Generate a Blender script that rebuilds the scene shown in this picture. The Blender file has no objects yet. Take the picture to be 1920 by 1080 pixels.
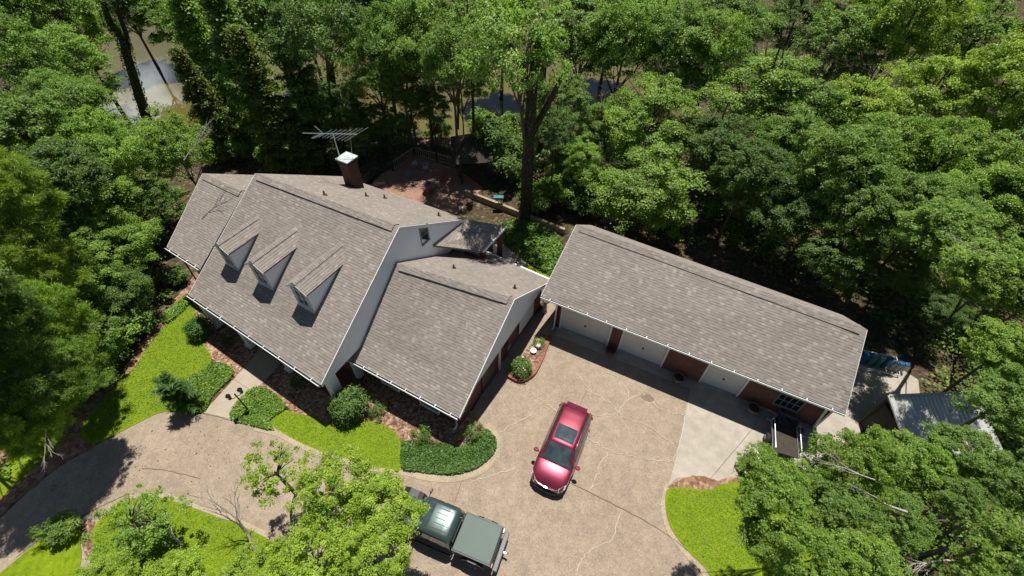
import bpy, bmesh, math, random
import numpy as np
from mathutils import Vector, Matrix, geometry

# ------------------------------------------------------------------ camera, world, sun, exposure
sc = bpy.context.scene
col = sc.collection
CAM_H, PITCH, ROLL, FPX = 24.07, math.radians(47.731), math.radians(1.448), 856.3
cam_data = bpy.data.cameras.new("camera")
cam = bpy.data.objects.new("camera", cam_data)
col.objects.link(cam)
cam.matrix_world = Matrix.Translation((0, 0, CAM_H)) @ Matrix.Rotation(math.pi / 2 - PITCH, 4, 'X') @ Matrix.Rotation(ROLL, 4, 'Z')
cam_data.sensor_width = 36.0
cam_data.lens = FPX / 1920.0 * 36.0
cam_data.clip_start = 0.1
cam_data.clip_end = 2000
sc.camera = cam

SUN_TO = Vector((0.075, 0.265, 1.0)).normalized()
world = bpy.data.worlds.new("World")
sc.world = world
world.use_nodes = True
wn, wl = world.node_tree.nodes, world.node_tree.links
wn.clear()
sky = wn.new('ShaderNodeTexSky'); sky.sky_type = 'NISHITA'; sky.sun_disc = False
sky.air_density = 0.6; sky.dust_density = 0.2
sky.sun_elevation = math.asin(SUN_TO.z)
sky.sun_rotation = math.atan2(SUN_TO.x, SUN_TO.y)
tc = wn.new('ShaderNodeTexCoord')
cn = wn.new('ShaderNodeTexNoise'); cn.inputs['Scale'].default_value = 9.0; cn.inputs['Detail'].default_value = 7
cr = wn.new('ShaderNodeValToRGB'); cr.color_ramp.elements[0].position = 0.40; cr.color_ramp.elements[1].position = 0.60
cm = wn.new('ShaderNodeMixRGB'); cm.inputs['Color2'].default_value = (31, 32.5, 33.5, 1)
dt = wn.new('ShaderNodeVectorMath'); dt.operation = 'DOT_PRODUCT'; dt.inputs[1].default_value = Vector((-0.575, 0.67, 0.455)).normalized()
mr = wn.new('ShaderNodeMapRange'); mr.inputs['From Min'].default_value = 0.984; mr.inputs['From Max'].default_value = 0.9975; mr.inputs['To Min'].default_value = -0.25; mr.inputs['To Max'].default_value = 0.22
ma = wn.new('ShaderNodeMath'); ma.operation = 'ADD'
bg = wn.new('ShaderNodeBackground'); bg.inputs['Strength'].default_value = 0.066
wo = wn.new('ShaderNodeOutputWorld')
wl.new(tc.outputs['Generated'], cn.inputs['Vector']); wl.new(tc.outputs['Generated'], dt.inputs[0]); wl.new(dt.outputs['Value'], mr.inputs['Value'])
wl.new(cn.outputs['Fac'], ma.inputs[0]); wl.new(mr.outputs['Result'], ma.inputs[1]); wl.new(ma.outputs[0], cr.inputs['Fac'])
wl.new(cr.outputs['Color'], cm.inputs['Fac']); wl.new(sky.outputs['Color'], cm.inputs['Color1'])
wl.new(cm.outputs['Color'], bg.inputs['Color']); wl.new(bg.outputs['Background'], wo.inputs['Surface'])

sl = bpy.data.lights.new("sun", 'SUN'); sl.energy = 5.0; sl.angle = math.radians(0.53); sl.color = (1.0, 0.96, 0.89)
so = bpy.data.objects.new("sun", sl); col.objects.link(so)
so.rotation_euler = SUN_TO.to_track_quat('Z', 'Y').to_euler()
sc.view_settings.view_transform = 'Standard'; sc.view_settings.look = 'None'
sc.view_settings.exposure = 0.22; sc.view_settings.gamma = 1.0
sc.cycles.max_bounces = 6; sc.cycles.diffuse_bounces = 2; sc.cycles.transmission_bounces = 3; sc.cycles.transparent_max_bounces = 4

# ------------------------------------------------------------------ geometry of places measured on the site
_fw = Vector((0, math.cos(PITCH), -math.sin(PITCH))); _up = Vector((0, math.sin(PITCH), math.cos(PITCH))); _rt = Vector((1, 0, 0))
CAM = Vector((0, 0, CAM_H))
def ray(px, py):
    a, b = px - 960, py - 540
    c, s = math.cos(ROLL), math.sin(ROLL)
    a, b = a * c + b * s, -a * s + b * c
    return _fw * FPX + _rt * a - _up * b
def U(px, py, z=0.0):
    d = ray(px, py); return CAM + d * ((z - CAM_H) / d.z)
def UY(px, py, y):
    d = ray(px, py); return CAM + d * (y / d.y)
def UPL(px, py, p0, n):
    d = ray(px, py); return CAM + d * ((p0 - CAM).dot(n) / d.dot(n))
def PJ(P):
    q = Vector(P) - CAM
    x, y, z = q.dot(_rt), q.dot(_up), q.dot(_fw)
    a, b = FPX * x / z, -FPX * y / z
    c, s = math.cos(ROLL), math.sin(ROLL)
    return (960 + a * c - b * s, 540 + a * s + b * c)
def ZAT(xy, py):
    lo, hi = -2.0, 22.0
    for _ in range(40):
        m = (lo + hi) / 2
        if PJ((xy[0], xy[1], m))[1] > py: lo = m
        else: hi = m
    return lo

# ------------------------------------------------------------------ materials
class NT:
    def __init__(s, name, rough=0.8):
        s.m = bpy.data.materials.new(name); s.m.use_nodes = True
        s.n, s.l = s.m.node_tree.nodes, s.m.node_tree.links
        s.b = s.n['Principled BSDF']; s.b.inputs['Roughness'].default_value = rough
        s.out = s.n['Material Output']
    def node(s, t, **kw):
        nd = s.n.new(t)
        for k, v in kw.items():
            if k in nd.inputs.keys() if hasattr(nd.inputs, 'keys') else False: nd.inputs[k].default_value = v
            else: setattr(nd, k, v)
        return nd
    def coord(s, kind='Object', scale=None):
        t = s.n.new('ShaderNodeTexCoord'); o = t.outputs[kind]
        if scale:
            mp = s.n.new('ShaderNodeMapping'); mp.inputs['Scale'].default_value = scale
            s.l.new(o, mp.inputs['Vector']); o = mp.outputs['Vector']
        return o
    def noise(s, vec, scale, detail=4, rough=0.6):
        t = s.n.new('ShaderNodeTexNoise'); t.inputs['Scale'].default_value = scale
        t.inputs['Detail'].default_value = detail; t.inputs['Roughness'].default_value = rough
        s.l.new(vec, t.inputs['Vector']); return t.outputs['Fac']
    def math(s, op, a, b=None, c=None):
        t = s.n.new('ShaderNodeMath'); t.operation = op
        for i, v in enumerate((a, b, c)):
            if v is None: continue
            if isinstance(v, (int, float)): t.inputs[i].default_value = v
            else: s.l.new(v, t.inputs[i])
        return t.outputs[0]
    def ramp(s, fac, stops):
        t = s.n.new('ShaderNodeValToRGB'); e = t.color_ramp.elements
        while len(e) < len(stops): e.new(0.5)
        for i, (p, c) in enumerate(stops):
            e[i].position = p; e[i].color = (c[0], c[1], c[2], 1) if not isinstance(c, (int, float)) else (c, c, c, 1)
        s.l.new(fac, t.inputs['Fac']); return t.outputs['Color']
    def mix(s, fac, a, b, mode='MIX'):
        t = s.n.new('ShaderNodeMixRGB'); t.blend_type = mode
        for k, v in (('Fac', fac), ('Color1', a), ('Color2', b)):
            if isinstance(v, (int, float)): t.inputs[k].default_value = v
            elif isinstance(v, tuple): t.inputs[k].default_value = (v[0], v[1], v[2], 1)
            else: s.l.new(v, t.inputs[k])
        return t.outputs['Color']
    def color(s, c):
        if isinstance(c, tuple): s.b.inputs['Base Color'].default_value = (*c, 1)
        else: s.l.new(c, s.b.inputs['Base Color'])
        return s
    def bump(s, h, strength=0.3, dist=0.02):
        t = s.n.new('ShaderNodeBump'); t.inputs['Strength'].default_value = strength; t.inputs['Distance'].default_value = dist
        s.l.new(h, t.inputs['Height']); s.l.new(t.outputs['Normal'], s.b.inputs['Normal']); return s

def plain(name, c, rough=0.6, metal=0.0, var=0.12, scale=6.0):
    t = NT(name, rough); t.b.inputs['Metallic'].default_value = metal
    n = t.noise(t.coord(), scale)
    lo = tuple(x * (1 - var) for x in c); hi = tuple(min(1, x * (1 + var)) for x in c)
    t.color(t.ramp(n, [(0.3, lo), (0.7, hi)])); return t.m

def shingle_mat():
    t = NT("shingles", 0.92)
    uv = t.n.new('ShaderNodeSeparateXYZ'); t.l.new(t.coord('UV'), uv.inputs[0])
    u, v = uv.outputs[0], uv.outputs[1]
    H, W = 0.15, 0.2
    rowf = t.math('DIVIDE', v, H); row = t.math('FLOOR', rowf); fr = t.math('SUBTRACT', rowf, row)
    wn1 = t.n.new('ShaderNodeTexWhiteNoise'); wn1.noise_dimensions = '1D'; t.l.new(row, wn1.inputs['W'])
    off = t.math('MULTIPLY', wn1.outputs['Value'], 1.0)
    tabf = t.math('ADD', t.math('DIVIDE', u, W), off); tab = t.math('FLOOR', tabf)
    cb = t.n.new('ShaderNodeCombineXYZ'); t.l.new(tab, cb.inputs[0]); t.l.new(row, cb.inputs[1])
    w2 = t.n.new('ShaderNodeTexWhiteNoise'); w2.noise_dimensions = '2D'; t.l.new(cb.outputs[0], w2.inputs['Vector'])
    r = w2.outputs['Value']
    base = t.ramp(r, [(0.0, (0.206, 0.177, 0.152)), (0.35, (0.224, 0.193, 0.165)), (0.70, (0.236, 0.204, 0.175)), (0.88, (0.258, 0.224, 0.192)), (0.95, (0.29, 0.254, 0.218)), (1.0, (0.295, 0.258, 0.222))])
    base.node.color_ramp.interpolation = 'CONSTANT'
    big = t.noise(t.coord('UV'), 0.35, 5)
    base = t.mix(1.0, base, t.ramp(big, [(0.25, 1.12), (0.75, 1.36)]), 'MULTIPLY')
    fine = t.noise(t.coord('UV'), 30, 2)
    base = t.mix(1.0, base, t.ramp(fine, [(0.2, 0.85), (0.8, 1.13)]), 'MULTIPLY')
    wv = t.n.new('ShaderNodeTexWhiteNoise'); wv.noise_dimensions = '3D'
    cb2 = t.n.new('ShaderNodeCombineXYZ'); t.l.new(tab, cb2.inputs[0]); t.l.new(row, cb2.inputs[1]); cb2.inputs[2].default_value = 7
    t.l.new(cb2.outputs[0], wv.inputs['Vector'])
    line = t.math('MULTIPLY', t.math('LESS_THAN', fr, 0.2), t.math('ADD', t.math('MULTIPLY', t.math('GREATER_THAN', wv.outputs['Value'], 0.4), 0.55), 0.2))
    base = t.mix(line, base, (0.075, 0.065, 0.06))
    t.color(base); t.bump(t.math('SUBTRACT', t.math('MULTIPLY', t.math('SUBTRACT', 1.0, fr), 0.8), line), 0.35, 0.02)
    return t.m

def brick_mat(name="red_brick", c1=(0.16, 0.05, 0.032), c2=(0.10, 0.032, 0.024), mortar=(0.20, 0.15, 0.12), w=0.26, h=0.085):
    t = NT(name, 0.9)
    br = t.n.new('ShaderNodeTexBrick'); t.l.new(t.coord('UV'), br.inputs['Vector'])
    br.inputs['Scale'].default_value = 1; br.inputs['Brick Width'].default_value = w; br.inputs['Row Height'].default_value = h
    br.inputs['Mortar Size'].default_value = 0.007
    br.inputs['Color1'].default_value = (*c1, 1); br.inputs['Color2'].default_value = (*c2, 1); br.inputs['Mortar'].default_value = (*mortar, 1)
    n = t.noise(t.coord('UV'), 1.3)
    t.color(t.mix(1.0, br.outputs['Color'], t.ramp(n, [(0.3, 0.8), (0.7, 1.15)]), 'MULTIPLY'))
    t.bump(br.outputs['Fac'], -0.3, 0.01); return t.m

def siding_mat():
    t = NT("white_siding", 0.55)
    s = t.n.new('ShaderNodeSeparateXYZ'); t.l.new(t.coord('UV'), s.inputs[0])
    f = t.math('FRACT', t.math('DIVIDE', s.outputs[1], 0.17))
    n = t.noise(t.coord('UV'), 0.9)
    base = t.ramp(n, [(0.3, (0.74, 0.80, 0.84)), (0.7, (0.80, 0.86, 0.90))])
    t.color(t.mix(t.math('MULTIPLY', t.math('LESS_THAN', f, 0.12), 0.25), base, (0.22, 0.24, 0.26)))
    t.bump(f, 0.4, 0.02); return t.m

def concrete_mat(name, ca, cb, speck=True, joint=False, stain=0.5):
    t = NT(name, 0.88); o = t.coord()
    n1 = t.noise(o, 0.22, 6, 0.65); n2 = t.noise(o, 1.7, 5); n3 = t.noise(o, 24, 3, 0.7)
    base = t.ramp(n1, [(0.3, ca), (0.7, cb)])
    base = t.mix(1.0, base, t.ramp(n2, [(0.3, 1 - 0.22 * stain), (0.7, 1 + 0.16 * stain)]), 'MULTIPLY')
    if speck:
        v = t.n.new('ShaderNodeTexVoronoi'); v.inputs['Scale'].default_value = 20; t.l.new(o, v.inputs['Vector'])
        sp = t.n.new('ShaderNodeSeparateXYZ'); t.l.new(v.outputs['Color'], sp.inputs[0])
        base = t.mix(1.0, base, t.ramp(sp.outputs[0], [(0.0, 0.80), (0.35, 0.95), (0.8, 1.04), (1.0, 1.22)]), 'MULTIPLY')
        base = t.mix(1.0, base, t.ramp(n3, [(0.3, 0.84), (0.7, 1.14)]), 'MULTIPLY')
    else:
        base = t.mix(1.0, base, t.ramp(n3, [(0.3, 0.93), (0.7, 1.06)]), 'MULTIPLY')
    t.color(base); t.bump(n3, 0.25, 0.01); return t.m

def litter_mat(name, stops, scale=7.0):
    t = NT(name, 0.95); o = t.coord()
    v = t.n.new('ShaderNodeTexVoronoi'); v.inputs['Scale'].default_value = scale; t.l.new(o, v.inputs['Vector'])
    sp = t.n.new('ShaderNodeSeparateXYZ'); t.l.new(v.outputs['Color'], sp.inputs[0])
    base = t.ramp(sp.outputs[0], stops)
    n = t.noise(o, 0.5, 6)
    base = t.mix(1.0, base, t.ramp(n, [(0.3, 0.62), (0.7, 1.25)]), 'MULTIPLY')
    t.color(base); t.bump(v.outputs['Distance'], 0.6, 0.04); return t.m

def grass_mat(name, a, b, dry):
    t = NT(name, 0.95); o = t.coord(); t.b.inputs['Specular IOR Level'].default_value = 0.08
    n1 = t.noise(o, 0.8, 8, 0.75); n2 = t.noise(o, 5, 6, 0.75); n3 = t.noise(o, 34, 3, 0.7)
    base = t.ramp(n1, [(0.30, a), (0.62, b), (0.8, dry)])
    base = t.mix(1.0, base, t.ramp(n2, [(0.3, 0.72), (0.7, 1.22)]), 'MULTIPLY')
    base = t.mix(1.0, base, t.ramp(n3, [(0.25, 0.6), (0.75, 1.36)]), 'MULTIPLY')
    t.color(base); t.bump(n3, 0.5, 0.03); return t.m

def leaf_mat(name, stops, rough=0.5, trans=0.35, hue=True):
    t = NT(name, rough)
    s = t.n.new('ShaderNodeSeparateXYZ'); t.l.new(t.coord('UV'), s.inputs[0])
    base = t.ramp(s.outputs[0], stops)
    oi = t.n.new('ShaderNodeObjectInfo')
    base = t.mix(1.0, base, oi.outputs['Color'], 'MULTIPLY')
    t.color(base)
    t.b.inputs['Specular IOR Level'].default_value = 0.5
    tr = t.n.new('ShaderNodeBsdfTranslucent')
    t.l.new(t.mix(1.0, base, (1.15, 1.3, 0.6), 'MULTIPLY'), tr.inputs['Color'])
    mx = t.n.new('ShaderNodeMixShader'); mx.inputs[0].default_value = trans
    t.l.new(t.b.outputs[0], mx.inputs[1]); t.l.new(tr.outputs[0], mx.inputs[2]); t.l.new(mx.outputs[0], t.out.inputs['Surface'])
    return t.m

def bark_mat(name, c):
    t = NT(name, 0.95); o = t.coord('Object', (6, 6, 1.2)); n = t.noise(o, 3, 6, 0.7)
    t.color(t.ramp(n, [(0.3, tuple(x * 0.55 for x in c)), (0.7, tuple(x * 1.35 for x in c))])); t.bump(n, 0.6, 0.05); return t.m

def paint_mat(name, c, rough=0.25, metal=0.3, coat=1.0):
    t = NT(name, rough); t.b.inputs['Metallic'].default_value = metal
    t.b.inputs['Coat Weight'].default_value = coat; t.b.inputs['Coat Roughness'].default_value = 0.04
    n = t.noise(t.coord(), 3.0, 5)
    t.color(t.ramp(n, [(0.3, tuple(x * 0.9 for x in c)), (0.75, tuple(x * 1.1 for x in c))])); return t.m

def glass_mat(name, c=(0.012, 0.018, 0.02)):
    t = NT(name, 0.06); n = t.noise(t.coord(), 2.0, 3)
    t.color(t.ramp(n, [(0.3, tuple(x * 0.6 for x in c)), (0.7, tuple(x * 1.5 for x in c))]))
    t.b.inputs['Specular IOR Level'].default_value = 0.7; return t.m

M = {}
M['shingle'] = shingle_mat(); M['brick'] = brick_mat(); M['siding'] = siding_mat()
M['patio'] = brick_mat("terrace_brick", (0.36, 0.20, 0.135), (0.27, 0.14, 0.10), (0.2, 0.15, 0.12), 0.3, 0.15)
M['edge_brick'] = brick_mat("edging_brick", (0.30, 0.105, 0.07), (0.22, 0.075, 0.05), (0.28, 0.2, 0.16), 0.24, 0.12)
M['white'] = plain("white_paint", (0.74, 0.75, 0.73), 0.5, 0, 0.05)
M['gutter'] = plain("white_gutter_metal", (0.86, 0.86, 0.84), 0.35, 0, 0.03)
M['dark'] = plain("painted_gap_shade", (0.02, 0.02, 0.02), 0.8)  # flat dark colour standing in for shade in narrow gaps
M['door'] = plain("cream_door", (0.66, 0.64, 0.57), 0.6, 0, 0.05, 1.5)
M['cream'] = plain("cream_trim", (0.62, 0.58, 0.46), 0.6, 0, 0.06)
M['vent'] = plain("rusty_vent", (0.13, 0.055, 0.035), 0.7)
M['glass'] = glass_mat("window_glass"); M['mullion'] = plain("grey_green_frame", (0.20, 0.23, 0.22), 0.5)
M['drive'] = concrete_mat("exposed_aggregate", (0.285, 0.221, 0.157), (0.35, 0.278, 0.202), stain=0.8)
M['slab'] = concrete_mat("smooth_concrete", (0.365, 0.32, 0.26), (0.44, 0.39, 0.32), False, stain=0.8)
M['walk'] = concrete_mat("front_walk_concrete", (0.36, 0.30, 0.225), (0.42, 0.35, 0.27), False)
M['kerbc'] = concrete_mat("pale_kerb_concrete", (0.34, 0.275, 0.185), (0.42, 0.34, 0.235), True)
M['crack'] = plain("crack_filler", (0.45, 0.39, 0.30), 0.9, 0, 0.2, 9)
M['joint'] = plain("dirty_joint", (0.20, 0.15, 0.10), 0.95, 0, 0.2, 9)
M['lawn'] = grass_mat("lawn_grass", (0.13, 0.20, 0.009), (0.195, 0.27, 0.011), (0.29, 0.31, 0.035))
M['mulch'] = litter_mat("bark_mulch", [(0.0, (0.11, 0.06, 0.036)), (0.4, (0.235, 0.13, 0.08)), (0.8, (0.37, 0.225, 0.145)), (1.0, (0.50, 0.36, 0.26))], 9)
M['forest'] = litter_mat("forest_litter", [(0.0, (0.035, 0.022, 0.012)), (0.5, (0.085, 0.053, 0.027)), (0.8, (0.06, 0.062, 0.02)), (1.0, (0.21, 0.14, 0.075))], 5)
M['soil'] = litter_mat("red_soil", [(0.0, (0.16, 0.08, 0.045)), (0.5, (0.28, 0.15, 0.09)), (1.0, (0.40, 0.25, 0.16))], 6)
M['bark'] = bark_mat("grey_brown_bark", (0.10, 0.075, 0.055)); M['palebark'] = bark_mat("pale_dead_bark", (0.42, 0.38, 0.32)); M['darkbark'] = bark_mat("dark_bark", (0.05, 0.037, 0.027))
LS = [(0.0, (0.095, 0.18, 0.02)), (0.45, (0.19, 0.31, 0.04)), (0.8, (0.30, 0.43, 0.07)), (1.0, (0.45, 0.55, 0.16))]
M['leaf'] = leaf_mat("broad_leaves", LS, 0.5, 0.42)
M['needle'] = leaf_mat("pine_needles", [(0.0, (0.13, 0.22, 0.025)), (0.6, (0.24, 0.37, 0.045)), (1.0, (0.38, 0.50, 0.09))], 0.55, 0.4)
M['gloss'] = leaf_mat("glossy_leaves", [(0.0, (0.045, 0.10, 0.012)), (0.6, (0.09, 0.18, 0.022)), (1.0, (0.18, 0.29, 0.06))], 0.5, 0.25)
M['deadleaf'] = leaf_mat('dead_leaves', [(0.0, (0.16, 0.09, 0.04)), (1.0, (0.34, 0.22, 0.10))], 0.8, 0.1)
M['blade'] = leaf_mat('grass_blades', [(0.0, (0.13, 0.22, 0.010)), (0.5, (0.22, 0.34, 0.014)), (0.85, (0.31, 0.42, 0.03)), (1.0, (0.44, 0.46, 0.10))], 0.7, 0.3)
M['red'] = paint_mat("metallic_red_paint", (0.205, 0.020, 0.044), 0.33, 0.5)
M['green'] = paint_mat("dark_green_paint", (0.055, 0.085, 0.08), 0.25, 0.4)
M['cover'] = plain("green_vinyl_cover", (0.048, 0.088, 0.068), 0.55, 0, 0.06, 2)
M['cglass'] = glass_mat("car_glass", (0.045, 0.065, 0.07)); M['black'] = plain("black_plastic", (0.018, 0.018, 0.018), 0.5)
M['rubber'] = plain("tyre_rubber", (0.02, 0.02, 0.02), 0.85); M['chrome'] = plain("chrome", (0.75, 0.75, 0.76), 0.12, 1.0, 0.03)
M['alloy'] = plain("alloy", (0.45, 0.45, 0.46), 0.3, 0.9); M['lampred'] = plain("red_lens", (0.35, 0.01, 0.01), 0.15); M['lens'] = plain("clear_lens", (0.6, 0.62, 0.65), 0.1)
M['grey'] = plain("grey_steel", (0.12, 0.12, 0.12), 0.55, 0.2); M['galv'] = plain("galvanised_metal", (0.50, 0.52, 0.51), 0.4, 0.7, 0.2)
M['wood'] = plain("weathered_wood", (0.33, 0.25, 0.17), 0.85, 0, 0.3, 4); M['darkwood'] = plain("dark_stained_wood", (0.045, 0.035, 0.025), 0.85, 0, 0.3)
M['palewood'] = plain("pale_lumber", (0.45, 0.37, 0.25), 0.8, 0, 0.15)
M['blue'] = plain("blue_plastic", (0.02, 0.13, 0.33), 0.4); M['teal'] = plain("teal_plastic", (0.06, 0.22, 0.26), 0.4); M['offwhite'] = plain("offwhite_plastic", (0.55, 0.56, 0.53), 0.45)
M['clay'] = plain("brown_clay", (0.16, 0.085, 0.05), 0.8, 0, 0.25); M['stonepot'] = plain("grey_concrete_pot", (0.20, 0.165, 0.14), 0.9, 0, 0.2)
M['shadebrick'] = brick_mat('backlit_shade_brick', (0.085, 0.028, 0.02), (0.045, 0.018, 0.014), (0.10, 0.075, 0.06))  # chimney brick with its backlit shade put into the colour
M['pink'] = plain("pink_petals", (0.75, 0.35, 0.36), 0.6); M['capm'] = plain("weathered_zinc", (0.62, 0.70, 0.68), 0.4, 0.2, 0.2, 5)
M['redpaint'] = plain("red_enamel", (0.42, 0.035, 0.025), 0.4)

def corrugated_mat():
    t = NT("corrugated_steel", 0.6); t.b.inputs['Metallic'].default_value = 0.0
    n = t.noise(t.coord(), 1.2, 5)
    t.color(t.ramp(n, [(0.35, (0.45, 0.45, 0.42)), (0.6, (0.55, 0.55, 0.51)), (0.7, (0.28, 0.18, 0.11))])); return t.m
M['corr'] = corrugated_mat()
def water_mat():
    t = NT("pond_water", 0.03); n = t.noise(t.coord(), 0.08, 4)
    t.color(t.ramp(n, [(0.3, (0.105, 0.09, 0.025)), (0.7, (0.15, 0.125, 0.04))]))
    t.b.inputs['IOR'].default_value = 1.33; t.b.inputs['Specular IOR Level'].default_value = 0.8
    t.bump(t.noise(t.coord(), 1.5, 3), 0.03, 0.02); return t.m
M['water'] = water_mat()

# ------------------------------------------------------------------ mesh helpers
def tag(o, label=None, cat=None, group=None, kind=None):
    if label: o['label'] = label
    if cat: o['category'] = cat
    if group: o['group'] = group
    if kind: o['kind'] = kind
    return o
def thing(name, label, cat, loc=(0, 0, 0), rotz=0.0, group=None):
    o = bpy.data.objects.new(name, None); col.objects.link(o)
    o.location = loc; o.rotation_euler = (0, 0, rotz); o.empty_display_size = 0.3
    return tag(o, label, cat, group)

class MB:
    def __init__(s): s.v, s.f, s.uv, s.sm = [], [], [], []
    def face(s, pts, uvs=None, smooth=False):
        pts = [Vector(p) for p in pts]; i = len(s.v); s.v += pts; s.f.append(list(range(i, i + len(pts))))
        if uvs is None:
            n = Vector((0, 0, 0))
            for a in range(len(pts)):
                p, q = pts[a], pts[(a + 1) % len(pts)]
                n += Vector(((p.y - q.y) * (p.z + q.z), (p.z - q.z) * (p.x + q.x), (p.x - q.x) * (p.y + q.y)))
            n = n.normalized() if n.length > 1e-9 else Vector((0, 0, 1))
            t = Vector((0, 0, 1)).cross(n)
            t = t.normalized() if t.length > 1e-3 else Vector((1, 0, 0))
            b = n.cross(t)
            uvs = [(p.dot(t), p.dot(b)) for p in pts]
        s.uv.append(uvs); s.sm.append(smooth)
    def mesh(s, V, F, smooth=False):
        for f in F: s.face([V[i] for i in f], None, smooth)
    def hexa(s, b, t):
        """closed solid between bottom loop b and top loop t"""
        n = len(b)
        s.face(list(reversed(b))); s.face(t)
        for i in range(n):
            j = (i + 1) % n; s.face([b[i], b[j], t[j], t[i]])
    def box(s, x0, x1, y0, y1, z0, z1, fr=None):
        b = [(x0, y0, z0), (x1, y0, z0), (x1, y1, z0), (x0, y1, z0)]; t = [(p[0], p[1], z1) for p in b]
        if fr: b = [fr(*p) for p in b]; t = [fr(*p) for p in t]
        s.hexa([Vector(p) for p in b], [Vector(p) for p in t])
    def bar(s, a, b, w, h=None):
        a, b = Vector(a), Vector(b); h = h or w; d = (b - a).normalized()
        u = d.cross(Vector((0, 0, 1))); u = u.normalized() if u.length > 1e-3 else Vector((1, 0, 0)); v = u.cross(d)
        L = [(-1, -1), (1, -1), (1, 1), (-1, 1)]
        s.hexa([a + u * (w / 2 * i) + v * (h / 2 * j) for i, j in L], [b + u * (w / 2 * i) + v * (h / 2 * j) for i, j in L])
    def tube(s, pts, rad, n=8, cap=True):
        pts = [Vector(p) for p in pts]
        if isinstance(rad, (int, float)): rad = [rad] * len(pts)
        rings = []
        for i, p in enumerate(pts):
            d = (pts[min(i + 1, len(pts) - 1)] - pts[max(i - 1, 0)]).normalized()
            u = d.cross(Vector((0.13, 0.21, 1) if abs(d.z) < 0.9 else (1, 0.1, 0))).normalized(); v = d.cross(u)
            rings.append([p + (u * math.cos(2 * math.pi * k / n) + v * math.sin(2 * math.pi * k / n)) * rad[i] for k in range(n)])
        for i in range(len(rings) - 1):
            for k in range(n):
                s.face([rings[i][k], rings[i][(k + 1) % n], rings[i + 1][(k + 1) % n], rings[i + 1][k]], None, True)
        if cap: s.face(list(reversed(rings[0]))); s.face(rings[-1])
    def lathe(s, c, prof, n=20, sy=1.0):
        c = Vector(c)
        R = [[c + Vector((r * math.cos(2 * math.pi * k / n), sy * r * math.sin(2 * math.pi * k / n), z)) for k in range(n)] for r, z in prof]
        for i in range(len(R) - 1):
            for k in range(n): s.face([R[i][k], R[i][(k + 1) % n], R[i + 1][(k + 1) % n], R[i + 1][k]], None, True)
        if prof[0][0] > 1e-4: s.face(list(reversed(R[0])))
        if prof[-1][0] > 1e-4: s.face(R[-1])
    def build(s, name, mat, parent=None, off=None, merge=False, bevel=0):
        me = bpy.data.meshes.new(name)
        off = Vector(off) if off is not None else Vector((0, 0, 0))
        me.from_pydata([tuple(p - off) for p in s.v], [], s.f)
        ul = me.uv_layers.new(name='UVMap')
        ul.data.foreach_set('uv', [c for f in s.uv for q in f for c in q])
        me.polygons.foreach_set('use_smooth', s.sm)
        me.materials.append(mat)
        if merge or bevel:
            bm = bmesh.new(); bm.from_mesh(me); bmesh.ops.remove_doubles(bm, verts=bm.verts, dist=0.0005)
            bmesh.ops.recalc_face_normals(bm, faces=bm.faces)
            if bevel: bmesh.ops.bevel(bm, geom=[e for e in bm.edges if e.is_manifold and e.calc_face_angle(0) > 0.5], offset=bevel, segments=2, affect='EDGES', profile=0.5)
            bm.to_mesh(me); bm.free()
        me.update()
        o = bpy.data.objects.new(name, me); col.objects.link(o)
        if parent: o.parent = parent
        return o

def smooth_loop(P, n=6):
    out = []; L = len(P)
    for i in range(L):
        p0, p1, p2, p3 = [Vector(P[(i + k - 1) % L]) for k in range(4)]
        for j in range(n):
            t = j / n
            out.append(0.5 * ((2 * p1) + (-p0 + p2) * t + (2 * p0 - 5 * p1 + 4 * p2 - p3) * t * t + (-p0 + 3 * p1 - 3 * p2 + p3) * t ** 3))
    return out
def smooth_line(P, n=5):
    out = []; P = [Vector(p) for p in P]
    for i in range(len(P) - 1):
        p0, p1, p2, p3 = P[max(i - 1, 0)], P[i], P[i + 1], P[min(i + 2, len(P) - 1)]
        for j in range(n):
            t = j / n
            out.append(0.5 * ((2 * p1) + (-p0 + p2) * t + (2 * p0 - 5 * p1 + 4 * p2 - p3) * t * t + (-p0 + 3 * p1 - 3 * p2 + p3) * t ** 3))
    out.append(P[-1]); return out
def sheet(name, pxs, z, mat, smooth=True, kind='structure', thick=0.06, ragged=0.0, seed=0):
    P = [U(x, y, z) for x, y in pxs]
    if smooth: P = smooth_loop(P, 6)
    if ragged:
        rr = random.Random(seed); P = [p + Vector((rr.uniform(-ragged, ragged), rr.uniform(-ragged, ragged), 0)) for p in P]
    mb = MB(); tri = geometry.tessellate_polygon([P])
    for t in tri:
        q = [P[i] for i in t]
        if (q[1] - q[0]).cross(q[2] - q[0]).z < 0: q.reverse()
        mb.face(q, [(p.x, p.y) for p in q])
    for i in range(len(P)):
        a, b = P[i], P[(i + 1) % len(P)]; d = Vector((0, 0, thick))
        mb.face([a - d, b - d, b, a])
    return tag(mb.build(name, mat), kind=kind), P
def ribbon(mb, pts, w, rr=None, z=0):
    pts = [Vector(p) for p in pts]
    for i in range(len(pts) - 1):
        a, b = pts[i], pts[i + 1]; d = (b - a); n = Vector((-d.y, d.x, 0)).normalized()
        wa = w * (rr.uniform(0.6, 1.3) if rr else 1) / 2
        mb.face([a - n * wa, b - n * wa, b + n * wa, a + n * wa], [(p.x, p.y) for p in (a, b, b, a)])

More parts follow.
